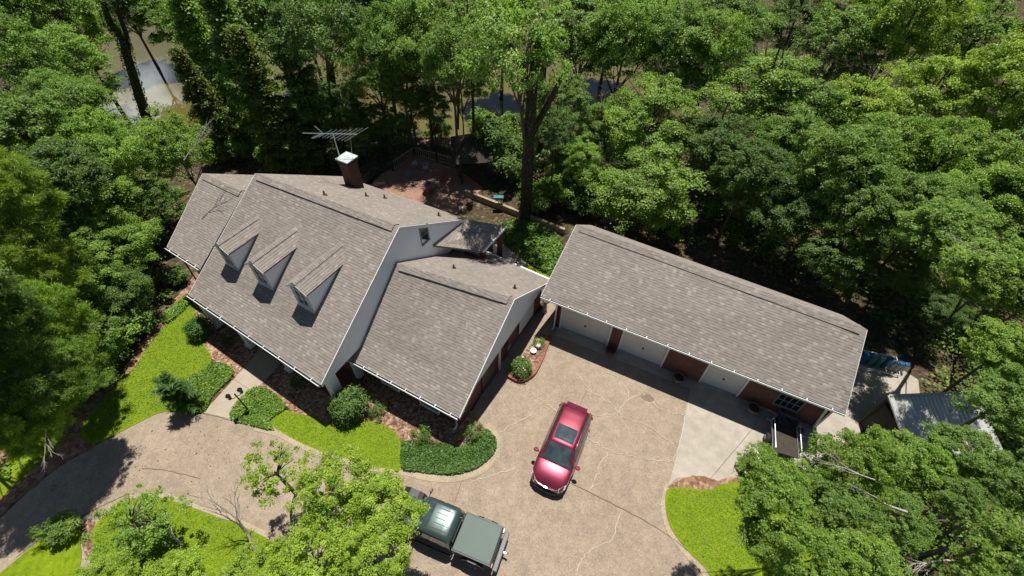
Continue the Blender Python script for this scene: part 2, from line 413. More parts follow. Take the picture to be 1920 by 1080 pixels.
# ------------------------------------------------------------------ the ground and the pond
def terrain_z(x, y):
    t = min(max((y - 38) / 9.0, 0), 1); t = t * t * (3 - 2 * t)
    far = min(max((y - 92) / 25.0, 0), 1)
    return -1.9 * t + 5.0 * far * far
mb = MB()
xs = [-400, -250, -150] + [-100 + 4 * i for i in range(56)] + [150, 250, 400]
ys = [-150, -60] + [-20 + 4 * i for i in range(42)] + [170, 250, 500]
for i in range(len(xs) - 1):
    for j in range(len(ys) - 1):
        q = [(xs[i], ys[j]), (xs[i + 1], ys[j]), (xs[i + 1], ys[j + 1]), (xs[i], ys[j + 1])]
        mb.face([Vector((x, y, terrain_z(x, y))) for x, y in q], [(x, y) for x, y in q], True)
tag(mb.build('ground', M['forest'], merge=True), kind='structure')
pondpx = [(120, 262), (230, 245), (300, 230), (380, 238), (520, 250), (640, 262), (740, 258), (840, 256), (940, 262), (1010, 250), (1100, 222), (1200, 205), (1230, 165), (1180, 118), (1040, 90), (900, 84), (700, 72), (500, 60), (370, 52), (290, 48), (215, 56), (150, 100), (110, 180)]
sheet('pond', pondpx, -1.5, M['water'], thick=0.02)
# banks: dirt clearing and grassy strips seen between the trees
sheet('dirt_clearing', [(1350, 350), (1400, 340), (1440, 370), (1425, 410), (1370, 405)], 0.01, M['soil'])
sheet('dirt_bank', [(770, 262), (850, 258), (900, 272), (860, 300), (800, 296)], 0.01, M['soil'])
sheet('garden_soil', [(680, 300), (760, 270), (880, 285), (1000, 330), (1090, 400), (1060, 470), (930, 430), (800, 395), (690, 350)], 0.012, M['forest'], ragged=0.1)

drivepx = [(-150, 1080), (-60, 1010), (0, 972), (60, 915), (110, 875), (180, 835), (240, 800), (300, 770), (470, 770), (640, 830), (760, 860), (850, 860), (880, 780), (925, 700), (990, 600), (1040, 560), (1300, 640), (1560, 760), (1560, 860), (1480, 900), (1400, 960), (1380, 1100), (1400, 1300), (500, 1300), (300, 1180), (150, 1200), (-60, 1180)]
sheet('driveway', drivepx, 0.02, M['drive'], smooth=False)
sheet('concrete_slab', [(1297, 716), (1525, 799), (1600, 800), (1560, 870), (1470, 900), (1400, 915), (1345, 908), (1300, 893), (1268, 897), (1252, 912), (1262, 880), (1272, 838)], 0.032, M['slab'], smooth=False)
sheet('side_slab', [(1525, 801), (1610, 815), (1668, 750), (1725, 742), (1722, 712), (1690, 692), (1600, 676), (1560, 700)], 0.036, M['slab'], smooth=False)
sheet('garage_apron', [(1047, 613), (1527, 800), (1512, 814), (1040, 628)], 0.048, M['slab'], smooth=False)
sheet('island_lawn', [(172, 1000), (200, 962), (240, 938), (300, 933), (360, 952), (450, 985), (520, 1020), (600, 1060), (680, 1120), (700, 1350), (250, 1400), (190, 1200), (180, 1060)], 0.05, M['lawn'])
sheet('island_mulch', [(150, 985), (172, 975), (188, 1000), (184, 1045), (160, 1040)], 0.043, M['mulch'])
sheet('verge_lawn', [(-200, 1330), (-120, 1180), (30, 1050), (100, 994), (150, 972), (150, 1010), (150, 1060), (110, 1150), (60, 1300)], 0.047, M['lawn'])
sheet('front_lawn', [(365, 572), (345, 562), (327, 590), (300, 622), (277, 650), (255, 685), (228, 712), (195, 745), (165, 780), (150, 815), (172, 832), (205, 820), (240, 802), (290, 777), (318, 768), (322, 745), (345, 715), (388, 692), (396, 670), (388, 655), (372, 632), (362, 610)], 0.05, M['lawn'])
sheet('verge_soil', [(195, 740), (170, 800), (175, 838), (110, 875), (20, 950), (-60, 1005), (-200, 1080), (-260, 1000), (-120, 900), (60, 800), (140, 740)], 0.033, M['soil'], ragged=0.1)
sheet('verge_grass', [(120, 815), (95, 850), (60, 880), (10, 925), (-40, 960), (-70, 940), (-20, 895), (40, 850), (85, 815)], 0.045, M['lawn'], ragged=0.12)
sheet('lawn_edge_soil', [(372, 556), (345, 542), (318, 575), (290, 612), (262, 650), (225, 700), (180, 745), (130, 790), (100, 850), (300, 700), (340, 640)], 0.03, M['soil'], ragged=0.08)
sheet('mulch_bed', [(345, 540), (365, 580), (362, 620), (392, 668), (440, 706), (520, 742), (548, 772), (590, 782), (622, 800), (690, 796), (748, 820), (760, 842), (855, 850), (912, 808), (880, 765), (860, 740), (720, 620), (600, 560), (400, 470)], 0.034, M['mulch'], smooth=False)
walk, _ = sheet('front_walk', [(500, 640), (540, 665), (495, 715), (430, 785), (405, 779), (381, 774), (457, 690)], 0.046, M['walk'], smooth=False)
sheet('middle_lawn', [(508, 790), (530, 770), (560, 775), (600, 787), (624, 796), (660, 789), (696, 789), (725, 799), (747, 818), (752, 840), (752, 878), (725, 878), (696, 874), (648, 859), (600, 845), (560, 828), (525, 808)], 0.05, M['lawn'])
sheet('side_lawn', [(1250, 920), (1275, 914), (1330, 918), (1370, 905), (1480, 905), (1600, 950), (1700, 1100), (1650, 1300), (1380, 1300), (1345, 1120), (1325, 1068), (1290, 1032), (1260, 992), (1249, 955)], 0.05, M['lawn'])
sheet('side_lawn_soil', [(1252, 912), (1300, 892), (1345, 900), (1390, 895), (1400, 925), (1330, 922), (1275, 918)], 0.044, M['soil'], ragged=0.05)
sheet('yard_grass', [(925, 470), (960, 420), (1040, 440), (1060, 500), (1020, 525)], 0.03, M['lawn'])
sheet('garden_path', [(925, 452), (945, 460), (968, 476), (992, 498), (960, 500), (930, 480)], 0.04, M['walk'])
sheet('terrace', [(716, 326), (778, 292), (858, 316), (906, 352), (856, 402), (690, 352)], 0.05, M['patio'], smooth=False)

sheet('stain', [(1200, 740), (1212, 738), (1226, 748), (1222, 754), (1208, 750)], 0.026, M['joint'], ragged=0.05)
kb = MB()
for line, w in (([(478, 802), (520, 812), (560, 832), (600, 849), (648, 864), (700, 880), (752, 884), (783, 891), (817, 897), (853, 897), (886, 889), (911, 876), (932, 853), (936, 828), (926, 808), (912, 797)], 0.34),
                ([(172, 1000), (198, 960), (240, 933), (300, 928), (362, 947), (452, 980), (522, 1014), (604, 1055)], 0.22),
                ([(1252, 905), (1243, 950), (1254, 994), (1284, 1036), (1318, 1072), (1338, 1120)], 0.22)):
    ribbon(kb, smooth_line([U(x, y, 0.04) for x, y in line]), w)
tag(kb.build('kerb', M['kerbc']), kind='structure')

rr = random.Random(5)
def crackline(mb, px, w, z, jag=0.06):
    P = smooth_line([U(x, y, z) for x, y in px], 5)
    P = [p + Vector((rr.uniform(-jag, jag), rr.uniform(-jag, jag), 0)) for p in P]
    ribbon(mb, P, w, rr)
ck = MB()
for c in ([(978, 721), (1000, 740), (1016, 751), (1029, 760), (1043, 772)], [(940, 811), (962, 796), (991, 782), (1000, 771), (1014, 755)],
          [(1100, 732), (1120, 741), (1147, 758), (1160, 774), (1180, 787), (1215, 800), (1262, 833)], [(1160, 774), (1168, 758), (1182, 746), (1210, 738)],
          [(1109, 779), (1140, 777), (1160, 775)], [(1098, 820), (1120, 832), (1136, 842), (1176, 854), (1225, 862), (1262, 866)], [(1142, 846), (1138, 855), (1124, 869), (1122, 887), (1112, 905), (1104, 920)],
          [(1166, 960), (1155, 985), (1145, 1011), (1109, 1030), (1092, 1048), (1080, 1079)], [(1080, 700), (1110, 735)], [(1222, 752), (1236, 764), (1262, 775), (1284, 778)],
          [(880, 905), (930, 888), (965, 878)], [(1262, 866), (1268, 850), (1276, 820), (1286, 778), (1292, 752)], [(970, 700), (980, 720)], [(1120, 690), (1165, 712), (1180, 745)]):
    crackline(ck, c, 0.04, 0.042)
tag(ck.build('filled_cracks', M['crack']), kind='structure')
jt = MB()
for c in ([(1067, 904), (1120, 930), (1180, 960), (1240, 995), (1290, 1032)], [(866, 900), (858, 925), (851, 946)], [(381, 775), (405, 780), (432, 788)], [(265, 878), (300, 880), (340, 888), (375, 897)], [(430, 706), (475, 735)],
          [(1100, 732), (1085, 765)], [(30, 1045), (100, 992), (150, 968), (240, 925)], [(1420, 790), (1405, 812), (1330, 900)]):
    crackline(jt, c, 0.03, 0.05, 0.015)
tag(jt.build('paving_joints', M['joint']), kind='structure')

# ------------------------------------------------------------------ leaves
def leaf_quads(C, N, A, L, Wd, rnd, star=False):
    """C centres (n,3), N normals, A axis dirs -> verts (n*4,3)"""
    B = np.cross(N, A); B /= (np.linalg.norm(B, axis=1, keepdims=True) + 1e-9)
    A2 = np.cross(B, N); A2 /= (np.linalg.norm(A2, axis=1, keepdims=True) + 1e-9)
    L = L[:, None]; Wd = Wd[:, None]
    fold = N * (Wd * 0.35)
    V = np.stack([C - A2 * L, C + B * Wd + fold, C + A2 * L, C - B * Wd + fold], 1)
    if star:
        V2 = np.stack([C - B * L * 0.9, C + A2 * Wd + fold, C + B * L * 0.9, C - A2 * Wd + fold], 1)
        V = np.concatenate([V, V2]); rnd = np.concatenate([rnd, rnd])
    return V, rnd
def leaf_mesh(name, V, rnd, mat):
    n = len(V); me = bpy.data.meshes.new(name)
    me.vertices.add(n * 4); me.vertices.foreach_set('co', V.reshape(-1).astype(np.float32))
    me.loops.add(n * 4); me.loops.foreach_set('vertex_index', np.arange(n * 4, dtype=np.int32))
    me.polygons.add(n); me.polygons.foreach_set('loop_start', np.arange(0, n * 4, 4, dtype=np.int32))
    me.polygons.foreach_set('loop_total', np.full(n, 4, dtype=np.int32))
    ul = me.uv_layers.new(name='UVMap')
    uv = np.zeros((n, 4, 2), np.float32); uv[:, :, 0] = np.clip(rnd, 0, 1)[:, None]; uv[:, :, 1] = 0.5
    ul.data.foreach_set('uv', uv.reshape(-1)); me.materials.append(mat); me.update(calc_edges=True)
    return me
def unit(rng, n):
    d = rng.normal(size=(n, 3)); return d / np.linalg.norm(d, axis=1, keepdims=True)
def spray(rng, centres, radii, dirs, per, leaf, flat=0.4, kind='broad', tilt=0.45, star=False):
    """leaves around cluster centres"""
    n = len(centres); idx = np.repeat(np.arange(n), per)
    c = centres[idx]; r = radii[idx][:, None]; d = dirs[idx]
    o = unit(rng, len(idx)) * (rng.random((len(idx), 1)) ** 0.45) * (1 + 0.55 * (rng.random((len(idx), 1)) < .12))
    o[:, 2] *= flat
    # droop outwards: lower on the outside of the cluster
    hor = np.linalg.norm(o[:, :2], axis=1)
    o[:, 2] -= 0.35 * hor ** 2
    P = c + o * r
    if kind == 'broad':
        N = np.array([0, 0, 1.0]) + d * 0.5 + o * 0.5 + rng.normal(size=(len(idx), 3)) * tilt * 1.25
        A = unit(rng, len(idx)) + o * 0.5
        Lh = leaf * rng.uniform(0.65, 1.25, len(idx)) / 2; Wh = Lh * rng.uniform(0.5, 0.75, len(idx))
        if star: Wh = Lh * 0.32
    else:
        A = o / (np.linalg.norm(o, axis=1, keepdims=True) + 1e-6) + np.array([0, 0, 0.35]) + rng.normal(size=(len(idx), 3)) * 0.35
        N = unit(rng, len(idx)) + np.array([0, 0, 0.6])
        Lh = leaf * rng.uniform(0.7, 1.2, len(idx)) / 2; Wh = Lh * 0.12
    N /= np.linalg.norm(N, axis=1, keepdims=True)
    rnd = rng.beta(2.2, 2.6, len(idx)) * 0.75 + np.repeat(rng.uniform(-0.12, 0.22, n), per) + 0.1
    V, rnd = leaf_quads(P, N, A, Lh, Wh, rnd, star)
    return V, rnd

class Proto: pass
def proto(seed, H, R, zc, kind='broad', leaf=0.2, boughs=20, tips=12, per=95, crad=0.17, flat=0.4, mat='leaf', bark='bark', star=False, rz=None, trunk_r=0.2, open_=0.0):
    """a tree about H tall with its crown centre at zc and radius R, at the origin"""
    rng = np.random.default_rng(seed); rd = random.Random(seed)
    rz = rz or R * 0.8
    mb = MB(); cent, rad, dirs = [], [], []
    lean = Vector((rd.uniform(-.4, .4), rd.uniform(-.4, .4), 0)) * (R / 5)
    top = Vector((lean.x, lean.y, zc + rz * 0.55))
    tp = []
    for i in range(7):
        t = i / 6; tp.append(Vector((lean.x * t + rd.uniform(-.08, .08), lean.y * t + rd.uniform(-.08, .08), top.z * t - 0.05)))
    mb.tube(tp, [trunk_r * (1.25 if i == 0 else 1 - 0.11 * i) for i in range(7)], 8)
    B = []
    ga = math.pi * (3 - math.sqrt(5))
    for k in range(boughs):
        if kind == 'cone':
            t = (k + 0.5) / boughs; ang = k * ga + rd.uniform(-.3, .3); rr_ = R * (1 - t) ** 0.8 * rd.uniform(0.75, 1.1)
            z = zc - rz + 2 * rz * t; c = Vector((lean.x * t + rr_ * 0.6 * math.cos(ang), lean.y * t + rr_ * 0.6 * math.sin(ang), z)); br = max(R * 0.42 * (1 - 0.75 * t), 0.35)
        else:
            zz = 1 - 1.8 * (k + 0.5) / boughs; ang = k * ga + rd.uniform(-.35, .35)
            h = math.sqrt(max(0, 1 - zz * zz)); q = rd.uniform(0.52, 0.86)
            c = Vector((lean.x + R * q * h * math.cos(ang), lean.y + R * q * h * math.sin(ang), zc + rz * q * zz)); br = R * rd.choice((.2, .28, .34, .4, .46))
        B.append((c, br))
    nm_ = 5; a0 = rd.uniform(0, 6.28); G = {}
    for c, br in B:
        k = int(((math.atan2(c.y - lean.y, c.x - lean.x) - a0) % 6.2832) / 6.2832 * nm_); k = (k, c.z > zc + rz * .25) if kind != 'cone' else None
        G.setdefault(k, []).append((c, br))
    J = {}
    if kind != 'cone':
        for k, L_ in G.items():
            m_ = sum((c for c, _ in L_), Vector()) / len(L_); hz = max(zc - rz * .85, zc * .25) + (rz * .7 if k[1] else 0) + rd.uniform(-.3, .3)
            s = tp[0].lerp(top, min(.95, max(.1, hz / max(top.z, .1)))); e = s.lerp(m_, .62); mid = s.lerp(e, .5) + Vector((rd.uniform(-.25, .25), rd.uniform(-.25, .25), .12 * (e - s).length))
            mb.tube([s, mid, e], [trunk_r * .5, trunk_r * .38, trunk_r * .24], 6, False); J[k] = e
    for k in G:
      for c, br in G[k]:
        s = J.get(k) or tp[min(5, max(1, int(6 * min(1, max(0.15, c.z / max(top.z, .1))))))]
        mid = s.lerp(c, 0.55) + Vector((rd.uniform(-.25, .25), rd.uniform(-.25, .25), 0.06 * (c - s).length))
        r0 = trunk_r * 0.3
        mb.tube([s, mid, c], [r0 * .7, r0 * 0.5, r0 * 0.2], 5, False)
        for j in range(tips):
            d = Vector(unit(rng, 1)[0]); d.z = abs(d.z) * 0.9 - 0.25
            p = c + d * br * rd.uniform(0.5, 1.0)
            if rd.random() < 0.45: mb.tube([c.lerp(mid, 0.2), c.lerp(p, 0.6) + Vector((0, 0, -.05)), p], [r0 * .28, r0 * .18, r0 * 0.07], 4, False)
            if rd.random() < open_: continue
            cent.append(p); rad.append(R * crad * rd.choice((.45, .7, .9, 1.1, 1.4))); dirs.append(((p - Vector((lean.x, lean.y, zc - rz * 0.3))).normalized()))
    cent = np.array([tuple(c) for c in cent]); rad = np.array(rad); dirs = np.array([tuple(d) for d in dirs])
    V, rnd = spray(rng, cent, rad, dirs, per, leaf, flat, 'needle' if kind == 'pine' else 'broad', star=star, tilt=0.5)
    p = Proto(); p.H = H; p.R = R; p.zc = zc
    p.crown = leaf_mesh('crown', V, rnd, M[mat])
    o = mb.build('trunk', M[bark]); p.trunk = o.data; bpy.data.objects.remove(o)
    return p

PR = {}
# base z and crown centre z of each prototype are in metres; instances are scaled
PR['a'] = proto(11, 13, 4.6, 8.6, leaf=0.185, boughs=30, tips=13, per=120, crad=.14, rz=4.6)
PR['b'] = proto(12, 13, 4.4, 8.8, leaf=0.18, boughs=26, tips=15, per=120, crad=.155, flat=.32, rz=4.4)
PR['c'] = proto(13, 14, 4.2, 9.0, leaf=0.19, boughs=32, tips=12, per=120, crad=.14, rz=5.0)
PR['d'] = proto(14, 14, 4.8, 9.0, leaf=0.21, boughs=22, tips=12, per=95, crad=.14, flat=.5, open_=0.15)
PR['s'] = proto(15, 12, 4.3, 8.4, leaf=0.27, boughs=32, tips=14, per=62, crad=.135, star=True, rz=4.4, open_=0.22)
PR['n'] = proto(16, 8, 3.2, 5.2, leaf=0.15, boughs=26, rz=3.0, tips=12, per=95, crad=.13, flat=.5, trunk_r=0.1, open_=0.2)
PR['p'] = proto(17, 14, 3.3, 9.0, kind='pine', leaf=0.36, boughs=34, tips=13, per=150, crad=.15, flat=.8, mat='needle', bark='bark', rz=4.4)
PR['e'] = proto(18, 14, 2.9, 7.5, kind='cone', leaf=0.20, boughs=44, tips=8, per=95, crad=.2, flat=.35, mat='leaf', bark='darkbark', rz=6.0)
PR['u'] = proto(19, 3, 1.35, 1.3, leaf=0.15, boughs=14, tips=9, per=55, crad=.24, flat=.6, trunk_r=0.05, rz=1.1)

KIND = dict(a='broadleaf_tree', b='broadleaf_tree', c='broadleaf_tree', d='broadleaf_tree', s='broadleaf_tree', n='broadleaf_tree', p='pine_tree', e='cedar_tree', u='bush')
CATS = dict(p='pine tree', e='cedar tree', u='bush')
def plant(k, px, py, zc, R, label, colr=(1, 1, 1), rot=None, group=None, base=False, lean=0.0, foot=None):
    """crown centre above the ground spot under the point seen at (px,py,zc); base=True: px,py is the foot"""
    P = PR[k]; s = R / P.R
    if base: g = U(px, py, 0); zc = P.zc * s
    else: g = U(px, py, zc)
    gz = terrain_z(g.x, g.y)
    szz = (zc - gz) / P.zc
    szz = max(szz, s * 0.55)
    ft = foot or g.lerp(U(px, py, 0), lean); ft.z = gz; lean = lean or foot
    t = thing(KIND[k], label, CATS.get(k, 'tree'), (ft.x, ft.y, gz), rot if rot is not None else (px * 0.37 + py * 0.11) % 6.28, group)
    # crown keeps its own proportions, the trunk is stretched to the height
    if lean:
        rd = random.Random(int(px * 7 + py)); c0 = Vector((g.x - ft.x, g.y - ft.y, zc - gz)); ra = rot if rot is not None else (px * 0.37 + py * 0.11) % 6.28
        inv = Matrix.Rotation(-ra, 3, 'Z'); mb = MB(); r0 = .03 * R + .03
        def W_(v): v = Vector(v); v.rotate(inv); return v
        e = c0 * .8 + Vector((0, 0, .35)); mid = Vector((c0.x * .25, c0.y * .25, c0.z * .5))
        path = smooth_line([W_((0, 0, -.1)), W_(mid), W_(e)], 5); mb.tube(path, [r0 * (1.3 - .08 * i) for i in range(len(path))], 8)
        for k in range(7):
            d = Vector((rd.uniform(-1, 1), rd.uniform(-1, 1), rd.uniform(-.3, .8))).normalized() * R * .62
            s_ = W_(mid.lerp(e, rd.uniform(.5, 1))); q = W_(c0 + d); mb.tube([s_, s_.lerp(q, .5) + Vector((0, 0, .1)), q], [r0 * .45, r0 * .3, r0 * .1], 5, False)
        o = mb.build('trunk', M['bark'], t); cr_ = bpy.data.objects.new('crown', P.crown); col.objects.link(cr_); cr_.parent = t; cr_.color = (*colr, 1); cr_.scale = (s * rd.uniform(.9, 1.12), s * rd.uniform(.9, 1.12), s * rd.uniform(.8, 1.15))
        cl = W_(c0); cr_.location = (cl.x, cl.y, cl.z - P.zc * s)
        return t
    for nm, me in (('trunk', P.trunk), ('crown', P.crown)):
        o = bpy.data.objects.new(nm, me); col.objects.link(o); o.parent = t
        o.color = (*colr, 1)
        top_ = Vector((g.x - ft.x, g.y - ft.y, szz * P.zc)); ra = rot if rot is not None else (px * 0.37 + py * 0.11) % 6.28
        top_.rotate(Matrix.Rotation(-ra, 3, 'Z'))
        if nm == 'trunk': o.scale = (s, s, szz * top_.length / (szz * P.zc)); o.rotation_euler = top_.to_track_quat('Z', 'Y').to_euler() if lean else (0, 0, 0)
        else: rd = random.Random(int(px * 5 + py * 3)); o.scale = (s * rd.uniform(.88, 1.14), s * rd.uniform(.88, 1.14), s * rd.uniform(.8, 1.18)) if k in 'abcdsn' else (s, s, s); o.location = (top_.x, top_.y, (szz - s) * P.zc)
    return t

# ------------------------------------------------------------------ house
ZE, ZR, ZW, ZWR = 3.12, 7.91, 2.35, 5.91
mEL, mER, mRL, mRR = U(354, 552, ZE), U(601, 720, ZE), U(479, 325, ZR), U(747.5, 425, ZR)
HU = ((mER - mEL).normalized() + (mRR - mRL).normalized()).normalized()      # along the ridge, towards the garage
HV = Vector((HU.y, -HU.x, 0)).normalized()                                    # towards the drive
HB = U(470, 640, 0)
house = thing('brick_house', 'large red brick house with brown shingle roof, three dormers and white gables', 'house', (HB.x, HB.y, 0))
def hb(mb, name, mat, parent=None, **k): 
    return mb.build(name, M[mat] if isinstance(mat, str) else mat, parent or house, off=HB if (parent is None or parent == house) else HB, **k)
Z = Vector((0, 0, 1))
def roof_uv(P, O, U_, n):
    t = U_; b = n.cross(t)
    if b.z < 0: b = -b
    return [((p - O).dot(t), (p - O).dot(b)) for p in P]
def slab_roof(mb, P, thick=0.14, origin=None, along=None):
    """P: roof polygon, listed so that its normal points up; P lies on the top face"""
    n = (P[1] - P[0]).cross(P[-1] - P[0]).normalized()
    if n.z < 0: P = list(reversed(P)); n = (P[1] - P[0]).cross(P[-1] - P[0]).normalized()
    along = along or HU
    al = (along - n * along.dot(n)).normalized()
    mb.face(P, roof_uv(P, origin or P[0], al, n))
    Q = [p - Z * thick for p in P]
    mb.face(list(reversed(Q)))
def edge_skirt(mb, a, b, thick=0.16, w=0.03, out=Vector((0, 0, 0))):
    a, b = a + out * w, b + out * w
    mb.hexa([a - Z * (thick + .04), b - Z * (thick + .04), b - Z * (thick + .04) - out * w * 1.5, a - Z * (thick + .04) - out * w * 1.5], [a + Z * .004, b + Z * .004, b + Z * .004 - out * w * 1.5, a + Z * .004 - out * w * 1.5])

fn = (mER - mEL).cross(mRR - mEL).normalized()            # main front plane
if fn.z < 0: fn = -fn
def onf(x, y): return UPL(x, y, mEL, fn)
lEL, lER, lRL, lRR = onf(313, 463), onf(376, 503.5), onf(380, 325), onf(457.5, 361)
mEL = onf(354, 552); mRL_ = mRL
# back slopes
ang = math.atan2(ZR - ZE, (mRR - mER).dot(-HV))
sl = math.tan(ang)
ZB = 4.09
mBR, mBL = U(870, 411, ZB), U(637, 326, ZB)
mBL = mRL - HV * ((ZR - ZB) / sl) - Z * (ZR - ZB); mBR = mRR - HV * ((ZR - ZB) / sl) - Z * (ZR - ZB)
lBL, lBR = lRL - HV * 3.9 - Z * 3.9 * sl, lRR - HV * 3.9 - Z * 3.9 * sl

rf = MB()
# front: main + left bay are one plane; shingle courses follow the ridge
pts = [mEL, mER, mRR, mRL]; slab_roof(rf, pts, origin=mEL)
lx = lRR + (lRR - lRL) * 0.02
slab_roof(rf, [lEL, lER, lRR + Vector((0, 0, -.01)), lRL], origin=mEL)
slab_roof(rf, [mRL, mRR, mBR, mBL], origin=mRL)
slab_roof(rf, [lRL, lRR, lBR, lBL], origin=mRL)
main_roof = hb(rf, 'roof', 'shingle')
# ridge caps with a dark strip painting the shade under them
def ridge_vent(a, b, front, nm='ridge_vent', par=None, w=0.34, base=None):
    mb = MB(); d = (b - a).normalized(); s = math.tan(math.radians(30))
    A, B = a + Z * .05, b + Z * .05
    for sg, vv in ((1, front), (-1, front)):
        o = vv * sg * w
        P = [A, B, B + o - Z * w * s * 1.02, A + o - Z * w * s * 1.02]
        n = (P[1] - P[0]).cross(P[3] - P[0])
        if n.z < 0: P = [P[1], P[0], P[3], P[2]]
        mb.face(P, [(p.dot(d), p.dot(vv)) for p in P])
        q = [p - Z * .035 for p in P]; mb.face(list(reversed(q)))
        mb.face([P[3], P[2], q[2], q[3]])
    return mb
def cap_strip(a, b, front, par, off):
    d = (b - a).normalized()
    mb = ridge_vent(a + d * .3, b - d * .25, front); o = mb.build('ridge_cap', M['shingle'], par, off=off)
    k = MB(); f = front
    p, q = a + d * .3 + f * .33 - Z * .15, b - d * .25 + f * .33 - Z * .15
    k.hexa([p - Z * .03, q - Z * .03, q - Z * .03 - f * .03, p - Z * .03 - f * .03], [p + Z * .005, q + Z * .005, q + Z * .005 - f * .03, p + Z * .005 - f * .03])
    k.build('vent_shade_strip', M['dark'], o)
    for ob in o.children: ob.data.transform(Matrix.Translation(-Vector(off)))
cap_strip(mRL, mRR, HV, house, HB); cap_strip(lRL, lRR, HV, house, HB)

def gutter(a, b, par, off, out=HV, hangers=9):
    g = MB(); d = (b - a).normalized(); a2, b2 = a - Z * .03, b - Z * .03
    g.bar(a2 + out * .15, b2 + out * .15, .03, .075)      # front lip
    g.bar(a2 + out * .07 - Z * .09, b2 + out * .07 - Z * .09, .16, .02)
    g.bar(a2 + out * .005 - Z * .04, b2 + out * .005 - Z * .04, .02, .1)
    o = g.build('gutter', M['gutter'], par, off=off)
    k = MB(); k.bar(a2 + out * .075 - Z * .075, b2 + out * .075 - Z * .075, .13, .015); k.build('gutter_shade_strip', M['dark'], o, off=off)  # dark strip paints the shade inside the trough
    L = (b - a).length
    for i in range(hangers):
        h = MB(); p = a2 + d * (L * (i + .5) / hangers); h.bar(p - out * .03 + Z * .03, p + out * .165 + Z * .03, .035, .015)
        h.build('gutter_strap', M['gutter'], o, off=off)
    return o
gutter(mEL, mER, house, HB, hangers=9); gutter(lEL, lER, house, HB, hangers=4)

# wing roof
wEL, wER, wRL, wRR, wBR = U(640, 664, ZW), U(860.5, 782, ZW), U(744, 480, ZWR), U(964, 560.5, ZWR), U(1034, 526, ZW)
gp0, gpn = mER, (mRR - mER).cross(Z).normalized()          # vertical plane of the right gable
wV = UPL(807, 459, gp0, gpn)
wBL = U(908, 470, ZW + .0)
wBL2 = wBR - HU * ((wBR - wBL).length * 1.9)
wf = MB()
def shrink(p, d): return p + d
wELi, wRLi = wEL, UPL(737, 473, gp0, gpn); wRLi = Vector((wRLi.x, wRLi.y, ZWR))
slab_roof(wf, [wEL, wER, wRR, wRLi], origin=wEL)
# back slope reaches the gable wall and the porch valley
bp0 = wRR; bn = (wBR - wRR).cross(wRLi - wRR).normalized()
if bn.z < 0: bn = -bn
v1 = UPL(807, 459, bp0, bn); v2 = UPL(909, 471, bp0, bn)
slab_roof(wf, [wRLi, wRR, wBR, v2, v1], origin=wRR)
wing_roof = hb(wf, 'wing_roof', 'shingle')
cap_strip(wRLi + HU * .1, wRR + HU * .0, HV, house, HB)
gutter(wEL + HU * .25, wER, house, HB, hangers=8)
ge = MB(); ge.bar(v2 + Z * .0, wBR, .12, .12); hb(ge, 'back_gutter', 'gutter')

# low porch roof behind the gable
pA = UPL(868, 410, gp0, gpn); pD = UPL(807, 459, gp0, gpn)
pB, pC = U(950, 424, pA.z - 1.0), U(906, 471, pA.z - 1.25)
pr = MB(); slab_roof(pr, [pA, pD, pC, pB], origin=pC, along=(pB - pC).normalized())
hb(pr, 'porch_roof', 'shingle')
pg = MB(); pg.bar(pB - Z * .06, pC - Z * .06, .1, .14); hb(pg, 'porch_gutter', 'gutter')
# strip of back roof seen between gable end and porch roof
pE = U(905, 405, pA.z - .5)

# --- walls
def wall(mb, a, b, z0, z1a, z1b=None, t=0.2, inward=None):
    z1b = z1a if z1b is None else z1b
    inward = inward or Z.cross(b - a).normalized()
    a0, b0 = Vector((a.x, a.y, z0)), Vector((b.x, b.y, z0)); a1, b1 = Vector((a.x, a.y, z1a)), Vector((b.x, b.y, z1b))
    o = inward * t
    mb.face([a0, b0, b1, a1]); mb.face([b0 + o, a0 + o, a1 + o, b1 + o]); mb.face([a1, b1, b1 + o, a1 + o]); mb.face([a0, a0 + o, a1 + o, a1]); mb.face([b0, b1, b1 + o, b0 + o])
# main body: wall set back 2 m under the front porch
OV = 0.35
mwl, mwr = mEL - HV * 2.3 + HU * .3, mER - HV * 2.3 - HU * OV
mbk_l, mbk_r = mBL + HV * .4 + HU * .3, mBR + HV * .4 - HU * OV
w = MB()
wall(w, mwl, mwr, 0, ZE + 1.2); wall(w, mbk_r, mbk_l, 0, ZB - .1)
wall(w, mwl + HU * .0, mbk_l, 0, 3.0, 3.0, inward=HU)
wall(w, mwr, mbk_r, 0, 3.0, 3.0, inward=-HU)
hb(w, 'wall', 'brick')
# left bay
lw = MB()
a, b = lEL - HV * .5 + HU * .35, lER - HV * .5 + HU * .1
lb = lBL + HV * .4 + HU * .35
wall(lw, a, b, 0, lEL.z - .1); wall(lw, lb, a, 0, lEL.z - .2, inward=HU)
hb(lw, 'side_bay_wall', 'brick')
# right white gable of the main block
gb_ = MB()
g0, g1, g2 = mER - HU * .02 - HV * .25, mRR - HU * .02, mBR - HU * .02 + HV * .2
zlow = ZE - .35
gA = Vector((g0.x, g0.y, zlow)); gC = Vector((g2.x, g2.y, ZE - .35))
gtop = g1 - Z * .16
th = HU * .22
P = [gA, gC, Vector((g2.x, g2.y, ZB - .18)), gtop, Vector((g0.x, g0.y, ZE + .02))]
gb_.hexa([p - th for p in P], P)
hb(gb_, 'gable', 'siding')
